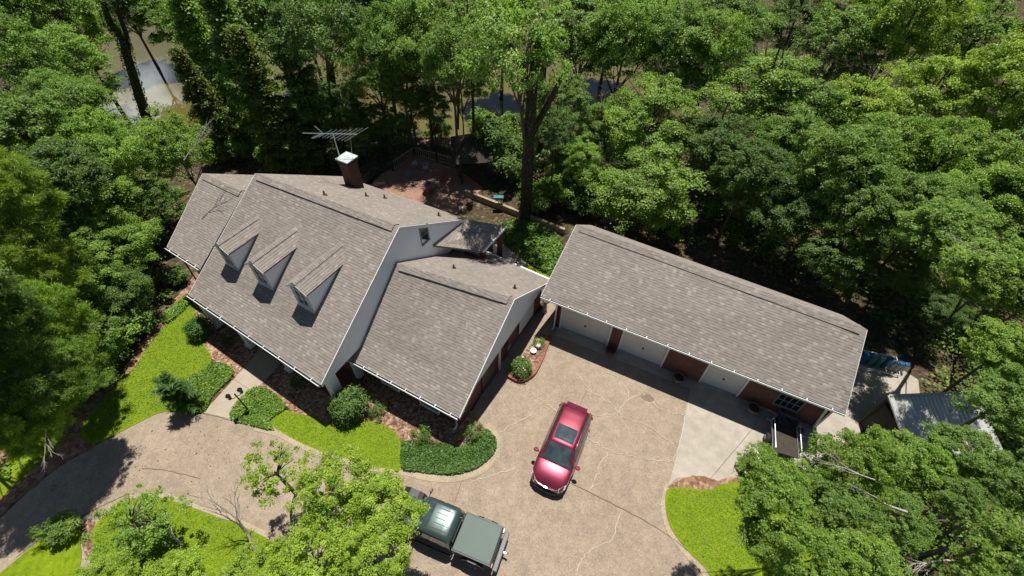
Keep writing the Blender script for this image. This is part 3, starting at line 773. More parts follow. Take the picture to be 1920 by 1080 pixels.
# rake boards
def rake(mb, a, b, out, w=.2, t=.05):
    mb.hexa([a - Z * (w + .02) , b - Z * (w + .02), b - Z * .02, a - Z * .02], [a - Z * (w + .02) + out * t, b - Z * (w + .02) + out * t, b - Z * .02 + out * t, a - Z * .02 + out * t])
for a_, b_, o_, w_ in ((mER, mRR, HU, .26), (mRR, mBR, HU, .26), (mEL, mRL, -HU, .2), (lEL, lRL, -HU, .2), (mRL, mBL, -HU, .2), (lRL, lBL, -HU, .2), (wER, wRR, HU, .2), (wRR, wBR, HU, .2)):
    rb = MB(); rake(rb, a_, b_, o_, w_); hb(rb, 'rake_board', 'white')
lg = MB()   # left gables, mostly hidden
q0, q1, q2 = mEL - HV * .3 + HU * .1, mRL + HU * .1, mBL + HU * .1
P = [Vector((q0.x, q0.y, ZE)), q1 - Z * .2, q2 - Z * .1, Vector((q2.x, q2.y, ZE))]
lg.hexa([p + HU * .15 for p in P], P); q0, q1, q2 = lEL + HU * .3, lRL + HU * .3 - Z * .2, lBL + HU * .3
P = [Vector((q0.x, q0.y, lEL.z - .3)), q1, Vector((q2.x, q2.y, lEL.z - .3))]; lg.hexa([p + HU * .1 for p in P], P)
hb(lg, 'left_gable', 'siding')

def window(par, c, ux, w_, h_, out, nx=2, ny=2, frame='white', vert=Z, fw=.07):
    """window centred at c, in the plane spanned by ux and vert"""
    f = MB(); c = Vector(c); H2, W2 = h_ / 2, w_ / 2
    def bx(mb, x0, x1, z0, z1, d0, d1):
        b = [c + ux * x + vert * z + out * d0 for x, z in ((x0, z0), (x1, z0), (x1, z1), (x0, z1))]; t = [p + out * (d1 - d0) for p in b]; mb.hexa(b, t)
    bx(f, -W2 - fw, W2 + fw, H2, H2 + fw, 0, .06); bx(f, -W2 - fw, W2 + fw, -H2 - fw * 1.4, -H2, 0, .10)
    bx(f, -W2 - fw, -W2, -H2, H2, 0, .06); bx(f, W2, W2 + fw, -H2, H2, 0, .06)
    for i in range(1, nx): x = -W2 + w_ * i / nx; bx(f, x - .018, x + .018, -H2, H2, .012, .035)
    for i in range(1, ny): z = -H2 + h_ * i / ny; bx(f, -W2, W2, z - .022, z + .022, .012, .045)
    o = f.build('window', M[frame], par, off=HB if par is house else None)
    g = MB(); bx(g, -W2, W2, -H2, H2, -.01, .01); p = g.build('pane', M['glass'], o, off=HB if par is house else None)
    return o
# gable window
gc = UPL(795, 439, g1 + HU * .002, HU)
window(house, gc, -HV, .62, 1.15, HU, 1, 2, 'mullion')
# wing gable + walls
ov = .45
wg = MB(); a_, r_, b_ = wER - HU * .25 , wRR - HU * .25 - Z * .16, wBR - HU * .25
P = [Vector((a_.x, a_.y, ZW - .12)) - HV * .1, Vector((b_.x, b_.y, ZW - .12)) + HV * .1, r_]
wg.hexa([p - HU * .15 for p in P], P)
P2 = [P[0] - Z * .04, P[1] - Z * .04]
hb(wg, 'wing_gable', 'siding')
wfl, wfr = wEL - HV * ov + HU * .6, wER - HV * ov - HU * ov
wbr = wBR + HV * ov - HU * ov
ww = MB(); zt = ZW - .02
nz = .02
# front wall with a porch recess near the main block
wall(ww, wfl, wfr, 0, zt); wall(ww, wfr, wbr, 0, zt + .1, inward=-HU); wall(ww, wbr, wbr - HU * 6, 0, zt)
hb(ww, 'wing_wall', 'brick')
sf = MB()      # soffits
def quad_slab(mb, a, b, c, d, t=.03): mb.hexa([a - Z * t, b - Z * t, c - Z * t, d - Z * t], [a, b, c, d])
zz = Z * .16
quad_slab(sf, wEL - zz, wER - zz, wER - HV * (ov + .1) - zz, wEL - HV * (ov + .1) - zz)
quad_slab(sf, mEL - zz + HU * .1, mER - zz - HU * .1, mER - HV * 2.4 - zz - HU * .1, mEL - HV * 2.4 - zz + HU * .1)
hb(sf, 'soffit', 'white')
# front windows of the wing: pale frames low under the eave
def on_wall(px, py, p0, n): return UPL(px, py, p0, n)
wn_ = HV
for px in ((716, 714, 752, 731), (797, 762, 822, 778)):
    c = on_wall((px[0] + px[2]) / 2 - 2, (px[1] + px[3]) / 2 - 4, wfl, wn_)
    c.z = 1.35
    window(house, c + HV * .01, HU, 1.25, 1.3, HV, 1, 1, 'white', fw=.045)
el = MB(); c = on_wall(748.5, 743, wfl, wn_); el.box(-.09, .09, 0, .14, -.12, .12, lambda x, y, z: c + HU * x + HV * y + Z * z); hb(el, 'meter_box', 'white')
# blinds window + dark panel painting the eave shade on the wing's right wall
lw_n = HU
c = on_wall(985, 612, wfr, lw_n)
bl = MB()
for i in range(13):
    z0 = .75 + i * .125
    bl.hexa([Vector((c.x, c.y, z0)) + HU * .03 - HV * x for x in (-.95, .95)] + [Vector((c.x, c.y, z0 + .02)) + HU * .06 - HV * x for x in (.95, -.95)],
            [Vector((c.x, c.y, z0 + .085)) + HU * .03 - HV * x for x in (-.95, .95)] + [Vector((c.x, c.y, z0 + .1)) + HU * .06 - HV * x for x in (.95, -.95)])
hb(bl, 'window_shutter', 'white')
c2 = on_wall(935, 682, wfr, lw_n)
dj = MB(); dj.box(-.1, .1, -.02, .1, 0, 2.1, lambda x, y, z: Vector((c2.x, c2.y, 0)) - HV * x + HU * y + Z * z); hb(dj, 'door_jamb', 'cream')
dd = MB(); dd.box(-1.9, -.12, -.01, .05, .02, 2.05, lambda x, y, z: Vector((c2.x, c2.y, 0)) - HV * x + HU * y + Z * z); hb(dd, 'eave_shade_panel', plain("eave_shade_brown", (0.05, 0.03, 0.02), .6))
eb = MB(); c3 = on_wall(951, 648, wfr, lw_n); eb.box(-.16, .16, 0, .14, -.25, .2, lambda x, y, z: c3 - HV * x + HU * y + Z * z)
eb.tube([c3 + HU * .06 - Z * .2, c3 + HU * .06 - Z * 1.2], .03, 6); hb(eb, 'electric_panel', 'grey')
# downspouts
def spout(top, foot, out, nm='downspout', par=house, off=None):
    d = MB(); top, foot = Vector(top), Vector(foot); d.bar(top, foot + Z * .12, .09, .07); d.bar(foot + Z * .14, foot + out * .28 + Z * .05, .09, .07)
    return d.build(nm, M['white'], par, off=off if off is not None else HB)
ft = wER - HU * (ov + .12) - HV * (ov - .06)
spout((ft.x, ft.y, ZW - .1), (ft.x, ft.y, 0), HV)
# recessed porch between main block and wing
pw = MB(); a = mwr + HU * .02; b = wfl
wall(pw, wfl - HV * 3.2, wfl, 0, ZW - .05, inward=-HU)
hb(pw, 'porch_side_wall', 'cream')
pw = MB(); wall(pw, mER - HV * 2.2 - HU * .3, wfl - HV * 1.2 - HU * .02, 0, ZW); hb(pw, 'entry_wall', 'siding')
# porch floor
pf = MB(); a, b = mEL - HV * .2 + HU * .4, mER - HV * .2 - HU * .2
quad = [a - HV * 2.1, b - HV * 2.1, b - HV * .3, a - HV * .3]
quad = [Vector((p.x, p.y, 0)) for p in quad]
pf.hexa([p for p in reversed(quad)], [p + Z * .18 for p in reversed(quad)]); hb(pf, 'porch_floor', 'brick')
# porch columns
zf = .12
for i, (px, py) in enumerate(((405, 611), (466, 651), (537, 700), (628, 755))):
    g = U(px, py, zf)
    # keep the columns in one row under the eave
    t = (g - mEL).dot(HU); c = Vector((mEL.x, mEL.y, 0)) + HU * t - HV * .22
    s = .19 if i < 3 else .27
    cm_ = MB(); fr = lambda x, y, z: c + HU * x + HV * y + Z * z
    cm_.box(-s, s, -s, s, zf, ZE - .2, fr); cm_.box(-s - .09, s + .09, -s - .09, s + .09, zf - .003, zf + .16, fr); cm_.box(-s - .06, s + .06, -s - .06, s + .06, ZE - .42, ZE - .3, fr)
    hb(cm_, 'porch_column', 'white')
for t_ in (2.2, 5.0, 8.2, 11):
    c = Vector((mwl.x, mwl.y, 1.75)) + HU * t_ + HV * .01
    window(house, c, HU, 1.0, 1.7, HV, 2, 3)
dr = MB(); c = Vector((mwl.x, mwl.y, .3)) + HU * 6.6; dr.box(-.5, .5, 0, .06, 0, 2.15, lambda x, y, z: c + HU * x + HV * y + Z * z); d_ = hb(dr, 'front_door', plain("dark_front_door", (0.06, 0.02, 0.015), .5))
hn = MB(); hn.box(.36, .42, .06, .12, 1.0, 1.14, lambda x, y, z: c + HU * x + HV * y + Z * z); hb(hn, 'handle', 'alloy', d_)
d_.children[0].location = (0, 0, 0)
bn_ = MB()    # braces and downpipe of the left bay
p = lEL.lerp(lER, .3); q = U(362, 500, 1.0); bn_.bar(p - HV * .1 - Z * .1, (p.x, p.y, 1.2), .08, .07); bn_.bar((p.x, p.y, 1.2), Vector((p.x, p.y, .4)) - HV * .35, .08, .07); hb(bn_, 'downspout', 'grey')

# dormers
def dormer(rf_, rb_, ef, eb_, br, bl, n):
    BR, BL = onf(*br), onf(*bl); RB, EB = onf(*rb_), onf(*eb_)
    wd = abs((BR - BL).dot(HU)) / 2
    c = (BR + BL) / 2; cu = c.dot(HU); vf = c.dot(HV)
    zb = c.z - .05; zr, ze = RB.z, EB.z
    def W(u, v, z): return HU * (cu + u) + HV * (vf + v) + Z * z
    def vplane(z):     # v distance (negative = back) where main roof reaches height z
        return (c.z - z) / sl
    oh, of = .13, .14
    ro = MB()
    zre = ze - oh * (zr - ze) / wd
    for sg in (1, -1):
        e = sg * (wd + oh)
        P = [W(0, of, zr), W(e, of, zre), W(e, vplane(zre) - .15, zre), W(0, vplane(zr) - .15, zr)]
        n_ = (P[1] - P[0]).cross(P[3] - P[0])
        if n_.z < 0: P.reverse(); n_ = -n_
        n_.normalize(); ro.face(P, roof_uv(P, W(0, 0, ze), HV, n_)); ro.face([p - Z * .09 for p in reversed(P)])
    o = hb(ro, 'dormer_roof', 'shingle', house)
    cp = MB()
    for sg in (1, -1):
        P = [W(0, of + .01, zr + .04), W(0, vplane(zr) - .1, zr + .04), W(sg * .17, vplane(zr) + .02, zr + .045 - .17 * (zr - ze) / wd), W(sg * .17, of + .01, zr + .045 - .17 * (zr - ze) / wd)]
        n_ = (P[1] - P[0]).cross(P[3] - P[0])
        if n_.z < 0: P.reverse()
        cp.face(P, [(p.dot(HU), p.dot(HV)) for p in P])
    hb(cp, 'dormer_ridge_cap', 'shingle')
    fc = MB(); P = [W(-wd, 0, zb - .1), W(wd, 0, zb - .1), W(wd, 0, ze - .02), W(0, 0, zr - .1), W(-wd, 0, ze - .02)]
    fc.hexa([p - HV * .1 for p in P], P)
    for sg in (1, -1):
        P = [W(sg * wd, -.1, zb - .1), W(sg * wd, -.1, ze - .06), W(sg * wd, vplane(ze), ze - .06)]
        fc.hexa([p - HU * .1 * sg for p in P], P)
    o = hb(fc, 'dormer', 'siding')
    tr = MB()
    for sg in (1, -1):
        rake(tr, W(0, of, zr - .01), W(sg * (wd + oh), of, zre - .01), HV, .12, .03)
        tr.box(-.05, .05, .0, .045, zb - .05, ze - .05, lambda x, y, z, sg=sg: W(sg * (wd - .05) + x, y, z))
    tr.box(-wd, wd, .0, .09, zb - .02, zb + .14, lambda x, y, z: W(x, y, z))
    hb(tr, 'dormer_trim', 'white')
    zc_ = (zb + ze) / 2 + .07
    window(house, W(0, .005, zc_), HU, wd * 1.15, (ze - zb) * .62, HV, 2, 2, 'white', fw=.05)
dormer((410, 457), (495.5, 394.4), (433, 471), (497.8, 423.3), (450, 507), (426.7, 494.5), 1)
dormer((470, 490), (565.5, 421), (496.7, 508), (566.7, 452), (514.4, 543.3), (486.7, 529), 2)
dormer((543.3, 529), (643.3, 453.3), (576.7, 551), (646.7, 489), (592, 585.5), (561, 569), 3)

# vents on the back slopes
bkn = (mRR - mRL).cross(mBR - mRL).normalized()
def pipe(px, py, p0, n, par, off, h=.32):
    q = UPL(px, py, p0, n); m_ = MB(); m_.tube([q - Z * .05, q + Z * h], .055, 8); m_.lathe(q + Z * .0, [(.16, -.06), (.12, .05), (.07, .1)], 10)
    m_.build('vent_pipe', M['vent'], par, off=off)
for x, y in ((609, 366), (687, 368), (721.5, 372), (823, 405)): pipe(x, y, mRL, bkn, house, HB)
for x, y in ((851, 503), (965, 541)): pipe(x, y, bp0, bn, house, HB)
pipe(817, 470, bp0, bn, house, HB, .12)
# chimney
cb_ = UPL(657, 347, mRL, bkn); cz = 8.75
c0 = UPL(655, 349, mRL, bkn)
fz = ZAT((c0.x, c0.y), 303)
ctr = Vector((c0.x, c0.y, 0)) - HV * .45
ch = MB(); s1, s2 = .42, .42; yc = .18
ca, sa = math.cos(.42), math.sin(.42)
def cf(x, y, z): return ctr + HU * (x * ca - y * sa) + HV * (x * sa + y * ca) + Z * z
cf = lambda x, y, z: ctr + HU * x + HV * y + Z * z
ch.box(-s1, s1, -s2, s2, 3.5, fz, cf)
ch.box(-s1 - .05, s1 + .05, -s2 - .05, s2 + .05, fz - .3, fz - .16, cf)
ch_o = hb(ch, 'chimney', 'shadebrick')
cc = MB(); cc.box(-s1 - .1, s1 + .1, -s2 - .1, s2 + .1, fz + .003, fz + .09, cf); cc.tube([cf(-.3, 0, fz + .1), cf(.3, 0, fz + .1)], .02, 5)
cc.build('chimney_cap', M['capm'], ch_o, off=HB)
# posts of the back porch
bpz = MB()
g = Vector((pC.x, pC.y, 0)) - HU * .3 + (pB - pC).normalized() * .35
bpz.box(-.2, .2, -.2, .2, 0, pC.z - .1, lambda x, y, z: g + Vector((x, y, z))); g2 = Vector((pB.x, pB.y, 0)) - HU * .3 - (pB - pC).normalized() * .4
bpz.box(-.2, .2, -.2, .2, 0, pB.z - .1, lambda x, y, z: g2 + Vector((x, y, z))); hb(bpz, 'porch_post', 'brick')

# antenna on a mast strapped to the chimney
mast = cf(-s1 - .12, .1, 0)
an = thing('tv_antenna', 'long bare metal television antenna on a mast beside the brick chimney', 'antenna', (mast.x, mast.y, fz - 1))
A0 = Vector((mast.x, mast.y, fz - 1)); topz = ZAT((mast.x, mast.y), 251)
def dep(px, py): return UPL(px, py, Vector((mast.x, mast.y, topz)), Vector((0, 1, 0)))
m_ = MB(); m_.tube([(mast.x, mast.y, fz - 1), (mast.x, mast.y, topz)], .03, 6); m_.tube([cf(.3, -.2, fz + .05), dep(657, 255)], .012, 4); m_.build('mast', M['galv'], an, off=A0)
b0, b1 = dep(567, 248.5), dep(668, 248.5); b0 = Vector((b0.x, b0.y, topz)); b1 = Vector((b1.x, b1.y, topz + .02))
bm_ = MB(); bm_.tube([b0, b1], .024, 6); bm_.build('boom', M['galv'], an, off=A0)
el_ = MB(); D = Vector((.45, .75, 0)).normalized()
for i, L in enumerate((.55, .6, .65, .7, .75, .85, .95, 1.05)):
    p = b0.lerp(b1, .42 + .58 * i / 7); el_.tube([p - D * L, p + D * L], .009, 4)
p = b0.lerp(b1, .38)
for sgn in ((-.75, .75), (-.45, -.8)):
    q = p + Vector((sgn[0], sgn[1], .1)); el_.tube([p, q], .013, 4)
    for j in range(6):
        r = p.lerp(q, .3 + .12 * j); el_.tube([r - Vector((.12, -.1, 0)), r + Vector((.12, -.1, 0))], .01, 4)
el_.build('element', M['galv'], an, off=A0)

# ------------------------------------------------------------------ garage
ZG, ZGR = 3.12, 5.67
gEL, gER, gRL, gRR, gBR = U(1015, 554, ZG), U(1586, 774.5, ZG), U(1081, 421, ZGR), U(1626, 618, ZGR), U(1583, 584, ZG)
GU = ((gER - gEL).normalized() + (gRR - gRL).normalized()).normalized(); GV = Vector((GU.y, -GU.x, 0)).normalized()
gdv = (gRR - gER).dot(-GV)
gBR = Vector((gRR.x, gRR.y, ZG)) - GV * gdv * .97; gBL = Vector((gRL.x, gRL.y, ZG)) - GV * gdv * .97
GB = U(1290, 700, 0)
gar = thing('garage', 'long red brick garage with brown shingle roof and three pale doors', 'garage', (GB.x, GB.y, 0))
r = MB(); slab_roof(r, [gEL, gER, gRR, gRL], origin=gEL, along=GU); slab_roof(r, [gRL, gRR, gBR, gBL], origin=gRL, along=GU); r.build('roof', M['shingle'], gar, off=GB)
cap_strip(gRL, gRR, GV, gar, GB)
g_ = gutter(gEL, gER, gar, GB, out=GV, hangers=14)
wl_, wr_ = U(1040, 611.5, 0), U(1525.5, 801, 0)
GW = (wr_ - wl_).normalized(); GWV = Vector((GW.y, -GW.x, 0))
depth = (gER - gBR).dot(GV) - 1.0
bk = -GWV * depth
zt = ZG - .1
w = MB()
def gp(t, z=0, o=0): return wl_ + GW * t + GWV * o + Z * z
L = (wr_ - wl_).length
doors = []
for a, b in (((1048, 614.5), (1139, 648.5)), ((1158, 654), (1240, 688)), ((1309, 715.7), (1382, 743.5))):
    doors.append(((U(*a) - wl_).dot(GW), (U(*b) - wl_).dot(GW)))
DZ = 2.55
cur = 0
for a, b in doors + [(L, L)]:
    wall(w, gp(cur), gp(a), 0, zt + .25)
    if b > a: wall(w, gp(a), gp(b), DZ, zt + .25)
    cur = b
wall(w, gp(L), gp(L) + bk, 0, zt, inward=-GW); wall(w, gp(L) + bk, gp(0) + bk, 0, zt); wall(w, gp(0) + bk, gp(0), 0, zt, inward=GW)
w.build('wall', M['brick'], gar, off=GB)
gg = MB()
for e, rr_, bb, sgn in ((gER, gRR, gBR, 1), (gEL, gRL, gBL, -1)):
    gg = MB()
    o = -GU * .3 * sgn; P = [Vector((e.x, e.y, ZG - .3)) + o, Vector((bb.x, bb.y, ZG - .3)) + o, rr_ + o - Z * .16]
    gg.hexa([p - GU * .12 * sgn for p in P], P); gg.build("gable", M["siding"], gar, off=GB)

for a_, b_, o_ in ((gER, gRR, GU), (gRR, gBR, GU), (gEL, gRL, -GU), (gRL, gBL, -GU)):
    rk = MB(); rake(rk, a_, b_, o_, .16, .03); rk.build('rake_board', M['white'], gar, off=GB)
for a, b in doors:
    d = MB(); fr = lambda x, y, z: gp(x, z, y)
    d.box(a + .07, b - .07, -.16, -.1, .03, DZ - .06, fr)
    for i in range(1, 4): d.box(a + .08, b - .08, -.1, -.092, .03 + i * .62, .045 + i * .62, fr)
    o = d.build('garage_door', M['door'], gar, off=GB)
    h = MB(); h.box((a + b) / 2 - .05, (a + b) / 2 + .05, -.1, -.05, 1.0, 1.1, fr); h.build('handle', M['black'], o, off=GB)
    j = MB(); j.box(a, a + .1, -.12, .03, .01, DZ, fr); j.box(b - .1, b, -.12, .03, .01, DZ, fr); j.box(a, b, -.12, .03, DZ - .08, DZ + .02, fr); j.build('door_frame', M['white'], o, off=GB)
    s_ = MB(); s_.box(a, b, -.14, .16, .0, .06, fr); s_.build('sill', M['slab'], o, off=GB)
tw = (U(1470, 760, .95) - wl_).dot(GW)
wo_ = window(None, gp(tw + .1, 1.6, 0), GW, 1.2, 1.5, GWV, 4, 3, 'mullion', fw=.05)
wo_.parent = gar
for ob in (wo_, *wo_.children): ob.data.transform(Matrix.Translation(-GB))
spout(gp(-.02, ZG - .1, .08), gp(-.02, 0, .08), GWV, par=gar, off=GB)
pp = gER - GU * .35 - GV * .05; spout((pp.x - .3, pp.y + .2, ZG - .15), gp(L - .05, 0, .07), GWV, par=gar, off=GB)
pk = MB(); q = gp(L + .01, 0, 0); pk.box(-.04, .06, -.2, .05, 0, zt, lambda x, y, z: q + GW * x + GWV * y + Z * z); pk.build('corner_board', M['cream'], gar, off=GB)
gbn = (gRR - gRL).cross(gBR - gRL).normalized()
pipe(1357, 503, gRL, gbn, gar, GB)

# ------------------------------------------------------------------ vehicles
def loft(mb, rings, close=True):
    n = len(rings[0])
    for i in range(len(rings) - 1):
        for k in range(n - 1): mb.face([rings[i][k], rings[i + 1][k], rings[i + 1][k + 1], rings[i][k + 1]], None, True)
    if close:
        for r_, rev in ((rings[0], False), (rings[-1], True)):
            c = sum((Vector(p) for p in r_), Vector()) / len(r_)
            for k in range(n - 1):
                f = [r_[k], r_[k + 1], c]; mb.face(list(reversed(f)) if rev else f, None, True)
def subdiv(o, lv=2):
    m = o.modifiers.new('s', 'SUBSURF'); m.levels = lv; m.render_levels = lv; return o
def wheel(par, x, y, r=.36, wd=.24):
    sg = 1 if y > 0 else -1
    t = MB(); n = 24
    prof = [(r * .62, -wd / 2), (r * .92, -wd / 2), (r, -wd / 2 + .04), (r, wd / 2 - .04), (r * .92, wd / 2), (r * .62, wd / 2)]
    def ring(rr_, yy): return [Vector((x + rr_ * math.cos(2 * math.pi * k / n), y + yy, r + rr_ * math.sin(2 * math.pi * k / n))) for k in range(n)]
    R = [ring(a, b) for a, b in prof]
    for i in range(len(R) - 1):
        for k in range(n): t.face([R[i][k], R[i][(k + 1) % n], R[i + 1][(k + 1) % n], R[i + 1][k]], None, True)
    w_ = t.build('wheel', M['rubber'], par)
    rm = MB(); yo = sg * (wd / 2 - .03)
    rm.face(ring(r * .63, yo)); rm.face(list(reversed(ring(r * .63, yo - sg * .05))))
    for k in range(5):
        a = 2 * math.pi * k / 5; rm.bar(Vector((x, y + yo + sg * .02, r)), Vector((x + r * .6 * math.cos(a), y + yo + sg * .02, r + r * .6 * math.sin(a))), .07, .03)
    rm.build('rim', M['alloy'], w_)
class Shell:
    """cabin above the belt line: stations (x, z_belt, w_belt, w_top, z_top)"""
    def __init__(s, st): s.st = st
    def p(s, a, t):
        i = min(int(a), len(s.st) - 2); f = a - i
        x, zb, wb, wt, zt = [s.st[i][k] * (1 - f) + s.st[i + 1][k] * f for k in range(5)]
        prof = [(1, wb, zb), (.62, wt + .03, zt - .10 if zt - zb > .3 else zb + (zt - zb) * .6), (.52, wt - .05, zt - .02), (.3, wt * .55, zt + .012), (0, 0, zt + .022)]
        u = abs(t); sg = 1 if t >= 0 else -1
        for k in range(4):
            if prof[k][0] >= u >= prof[k + 1][0]:
                g = (prof[k][0] - u) / (prof[k][0] - prof[k + 1][0]); return Vector((x, sg * (prof[k][1] * (1 - g) + prof[k + 1][1] * g), prof[k][2] * (1 - g) + prof[k + 1][2] * g))
    def skin(s, mb, sub=3):
        ts = [1, .8, .66, .58, .52, .42, .3, .15, 0]; ts = ts + [-v for v in reversed(ts[:-1])]
        n = (len(s.st) - 1) * sub
        rings = [[s.p(i / sub, t) for t in ts] for i in range(n + 1)]; loft(mb, rings, False)
    def panel(s, mb, a0, a1, t0, t1, off=.012, na=8, nt=6, corner=0):
        G = []
        for i in range(na + 1):
            row = []
            for j in range(nt + 1):
                fa, ft = i / na, j / nt
                a = a0 + (a1 - a0) * fa; t = t0 + (t1 - t0) * ft
                e = 1e-3; p = s.p(a, t); da = s.p(min(a + e, len(s.st) - 1.001), t) - s.p(max(a - e, 0), t); dt = s.p(a, t + e) - s.p(a, t - e)
                nn = da.cross(dt); nn = nn.normalized() if nn.length > 1e-9 else Z
                if nn.z < 0: nn = -nn
                row.append(p + nn * off)
            G.append(row)
        for i in range(na):
            for j in range(nt): mb.face([G[i][j], G[i + 1][j], G[i + 1][j + 1], G[i][j + 1]], None, True)

def suv(loc, rz):
    t = thing('parked_car', 'shiny dark red sport utility car with sunroof parked on the driveway', 'car', loc, rz)
    S = [(-2.30, .62, .88, .90), (-2.27, .78, .95, .98), (-2.12, .88, 1.0, 1.03), (-1.7, .92, 1.02, 1.05), (-.9, .925, 1.0, 1.03), (0, .925, .985, 1.02), (.8, .92, .97, 1.03), (1.15, .92, .955, 1.05), (1.5, .91, .92, 1.03), (1.85, .875, .86, .965), (2.1, .80, .77, .87), (2.23, .68, .68, .76), (2.29, .50, .6, .66)]
    rings = []
    for x, w, b, tp in S:
        h = [(w * .86, .2), (w * .98, .32), (w, .55), (w * .985, .78 if b > .85 else b * .85), (w * .965, b), (w * .90, b + (tp - b) * .45), (w * .6, b + (tp - b) * .85), (0, tp)]
        rings.append([Vector((x, y, z)) for y, z in h] + [Vector((x, -y, z)) for y, z in reversed(h[:-1])])
    mb = MB(); loft(mb, rings); subdiv(mb.build('body', M['red'], t, merge=True), 1)
    sh = Shell([(-2.26, 1.0, .84, .74, 1.02), (-1.98, 1.01, .86, .665, 1.56), (-1.78, 1.01, .87, .66, 1.62), (-.9, 1.0, .885, .675, 1.665), (0.0, .985, .885, .67, 1.655), (.28, .98, .88, .65, 1.61), (1.14, .99, .87, .80, 1.02)])
    mb = MB(); sh.skin(mb); mb.build('roof', M['red'], t, merge=True)
    mb = MB(); sh.panel(mb, 5.05, 5.93, -.56, .56); mb.build('windshield', M['cglass'], t)
    mb = MB(); sh.panel(mb, .15, .85, -.5, .5); mb.build('rear_window', M['cglass'], t)
    for sg in (1, -1):
        for a0, a1 in ((1.1, 2.35), (2.45, 3.55), (3.65, 5.35)):
            mb = MB(); sh.panel(mb, a0, a1, sg * .93, sg * .65); mb.build('side_window', M['cglass'], t)
        tr = MB(); P = [sh.p(a, sg * .60) + Vector((0, sg * .015, .012)) for a in [1.1 + .2 * i for i in range(22)]]; tr.tube(P, .013, 5); tr.build('window_trim', M['chrome'], t)
        tr = MB(); P = [sh.p(a, sg * .53) + Vector((0, 0, .03)) for a in [1.4 + .2 * i for i in range(18)]]; tr.tube(P, .014, 5); tr.build('roof_rail', M['black'], t)
        m = MB(); m.lathe((.86, sg * 1.06, 1.07), [(.0, -.08), (.09, -.05), (.12, 0), (.09, .07), (0, .09)], 12, 1.1); m.bar((.88, sg * .88, 1.02), (.86, sg * 1.0, 1.05), .06, .04); m.build('wing_mirror', M['red'], t)
        hl = MB(); hl.hexa([Vector(p) for p in ((1.82, sg * .80, .80), (2.12, sg * .56, .78), (2.24, sg * .58, .58), (1.98, sg * .86, .62))], [Vector(p) for p in ((1.82, sg * .845, .895), (2.14, sg * .58, .83), (2.265, sg * .60, .66), (1.99, sg * .845, .77))]); hl.build('headlight', M['lens'], t)
        tl = MB(); tl.hexa([Vector(p) for p in ((-2.0, sg * .86, .85), (-2.29, sg * .64, .85), (-2.33, sg * .66, .85), (-2.06, sg * .93, .85))], [Vector(p) for p in ((-2.0, sg * .82, 1.1), (-2.26, sg * .66, 1.08), (-2.30, sg * .70, 1.06), (-2.05, sg * .91, 1.07))]); tl.build('taillight', M['lampred'], t)
        for x in (1.40, -1.4): wheel(t, x, sg * .73)
        st = MB(); st.box(-1.0, 1.0, sg * .93 - .02, sg * .93 + .02, .28, .36); st.build('sill_trim', M['black'], t)
    t.scale = (1.0, 1.07, 1.0)
    g = MB(); g.tube([(2.12, -.62, .76), (2.25, -.4, .725), (2.30, 0, .71), (2.25, .4, .725), (2.12, .62, .76)], .03, 6); g.build('grille_bar', M['chrome'], t)
    g = MB(); g.box(2.27, 2.325, -.07, .07, .66, .76); g.build('emblem', M['chrome'], t)
    g = MB(); g.tube([(2.1, -.75, .42), (2.29, -.45, .40), (2.33, 0, .4), (2.29, .45, .40), (2.1, .75, .42)], .09, 8); g.build('lower_bumper', M['black'], t)
    s_ = MB(); sh.panel(s_, 3.2, 4.35, -.41, .41, .014); s_.build('sunroof', M['cglass'], t)
    s_ = MB(); s_.tube([(-1.9, 0, 1.60), (-2.0, 0, 1.66), (-2.07, 0, 1.66)], .02, 5); s_.build('antenna', M['black'], t)
    w = MB(); w.bar((1.12, .1, 1.06), (.95, .62, 1.15), .02, .02); w.bar((1.14, -.5, 1.06), (.98, .02, 1.17), .02, .02); w.build('wiper', M['black'], t)
    sp = MB(); sp.hexa([Vector(p) for p in ((-1.85, -.55, 1.60), (-2.15, -.5, 1.53), (-2.15, .5, 1.53), (-1.85, .55, 1.60))], [Vector(p) for p in ((-1.85, -.57, 1.635), (-2.16, -.52, 1.56), (-2.16, .52, 1.56), (-1.85, .57, 1.635))]); sp.build('spoiler', M['red'], t)
    return t
suv((2.84, 10.03, .02), math.atan2(-4.21, -1.88))

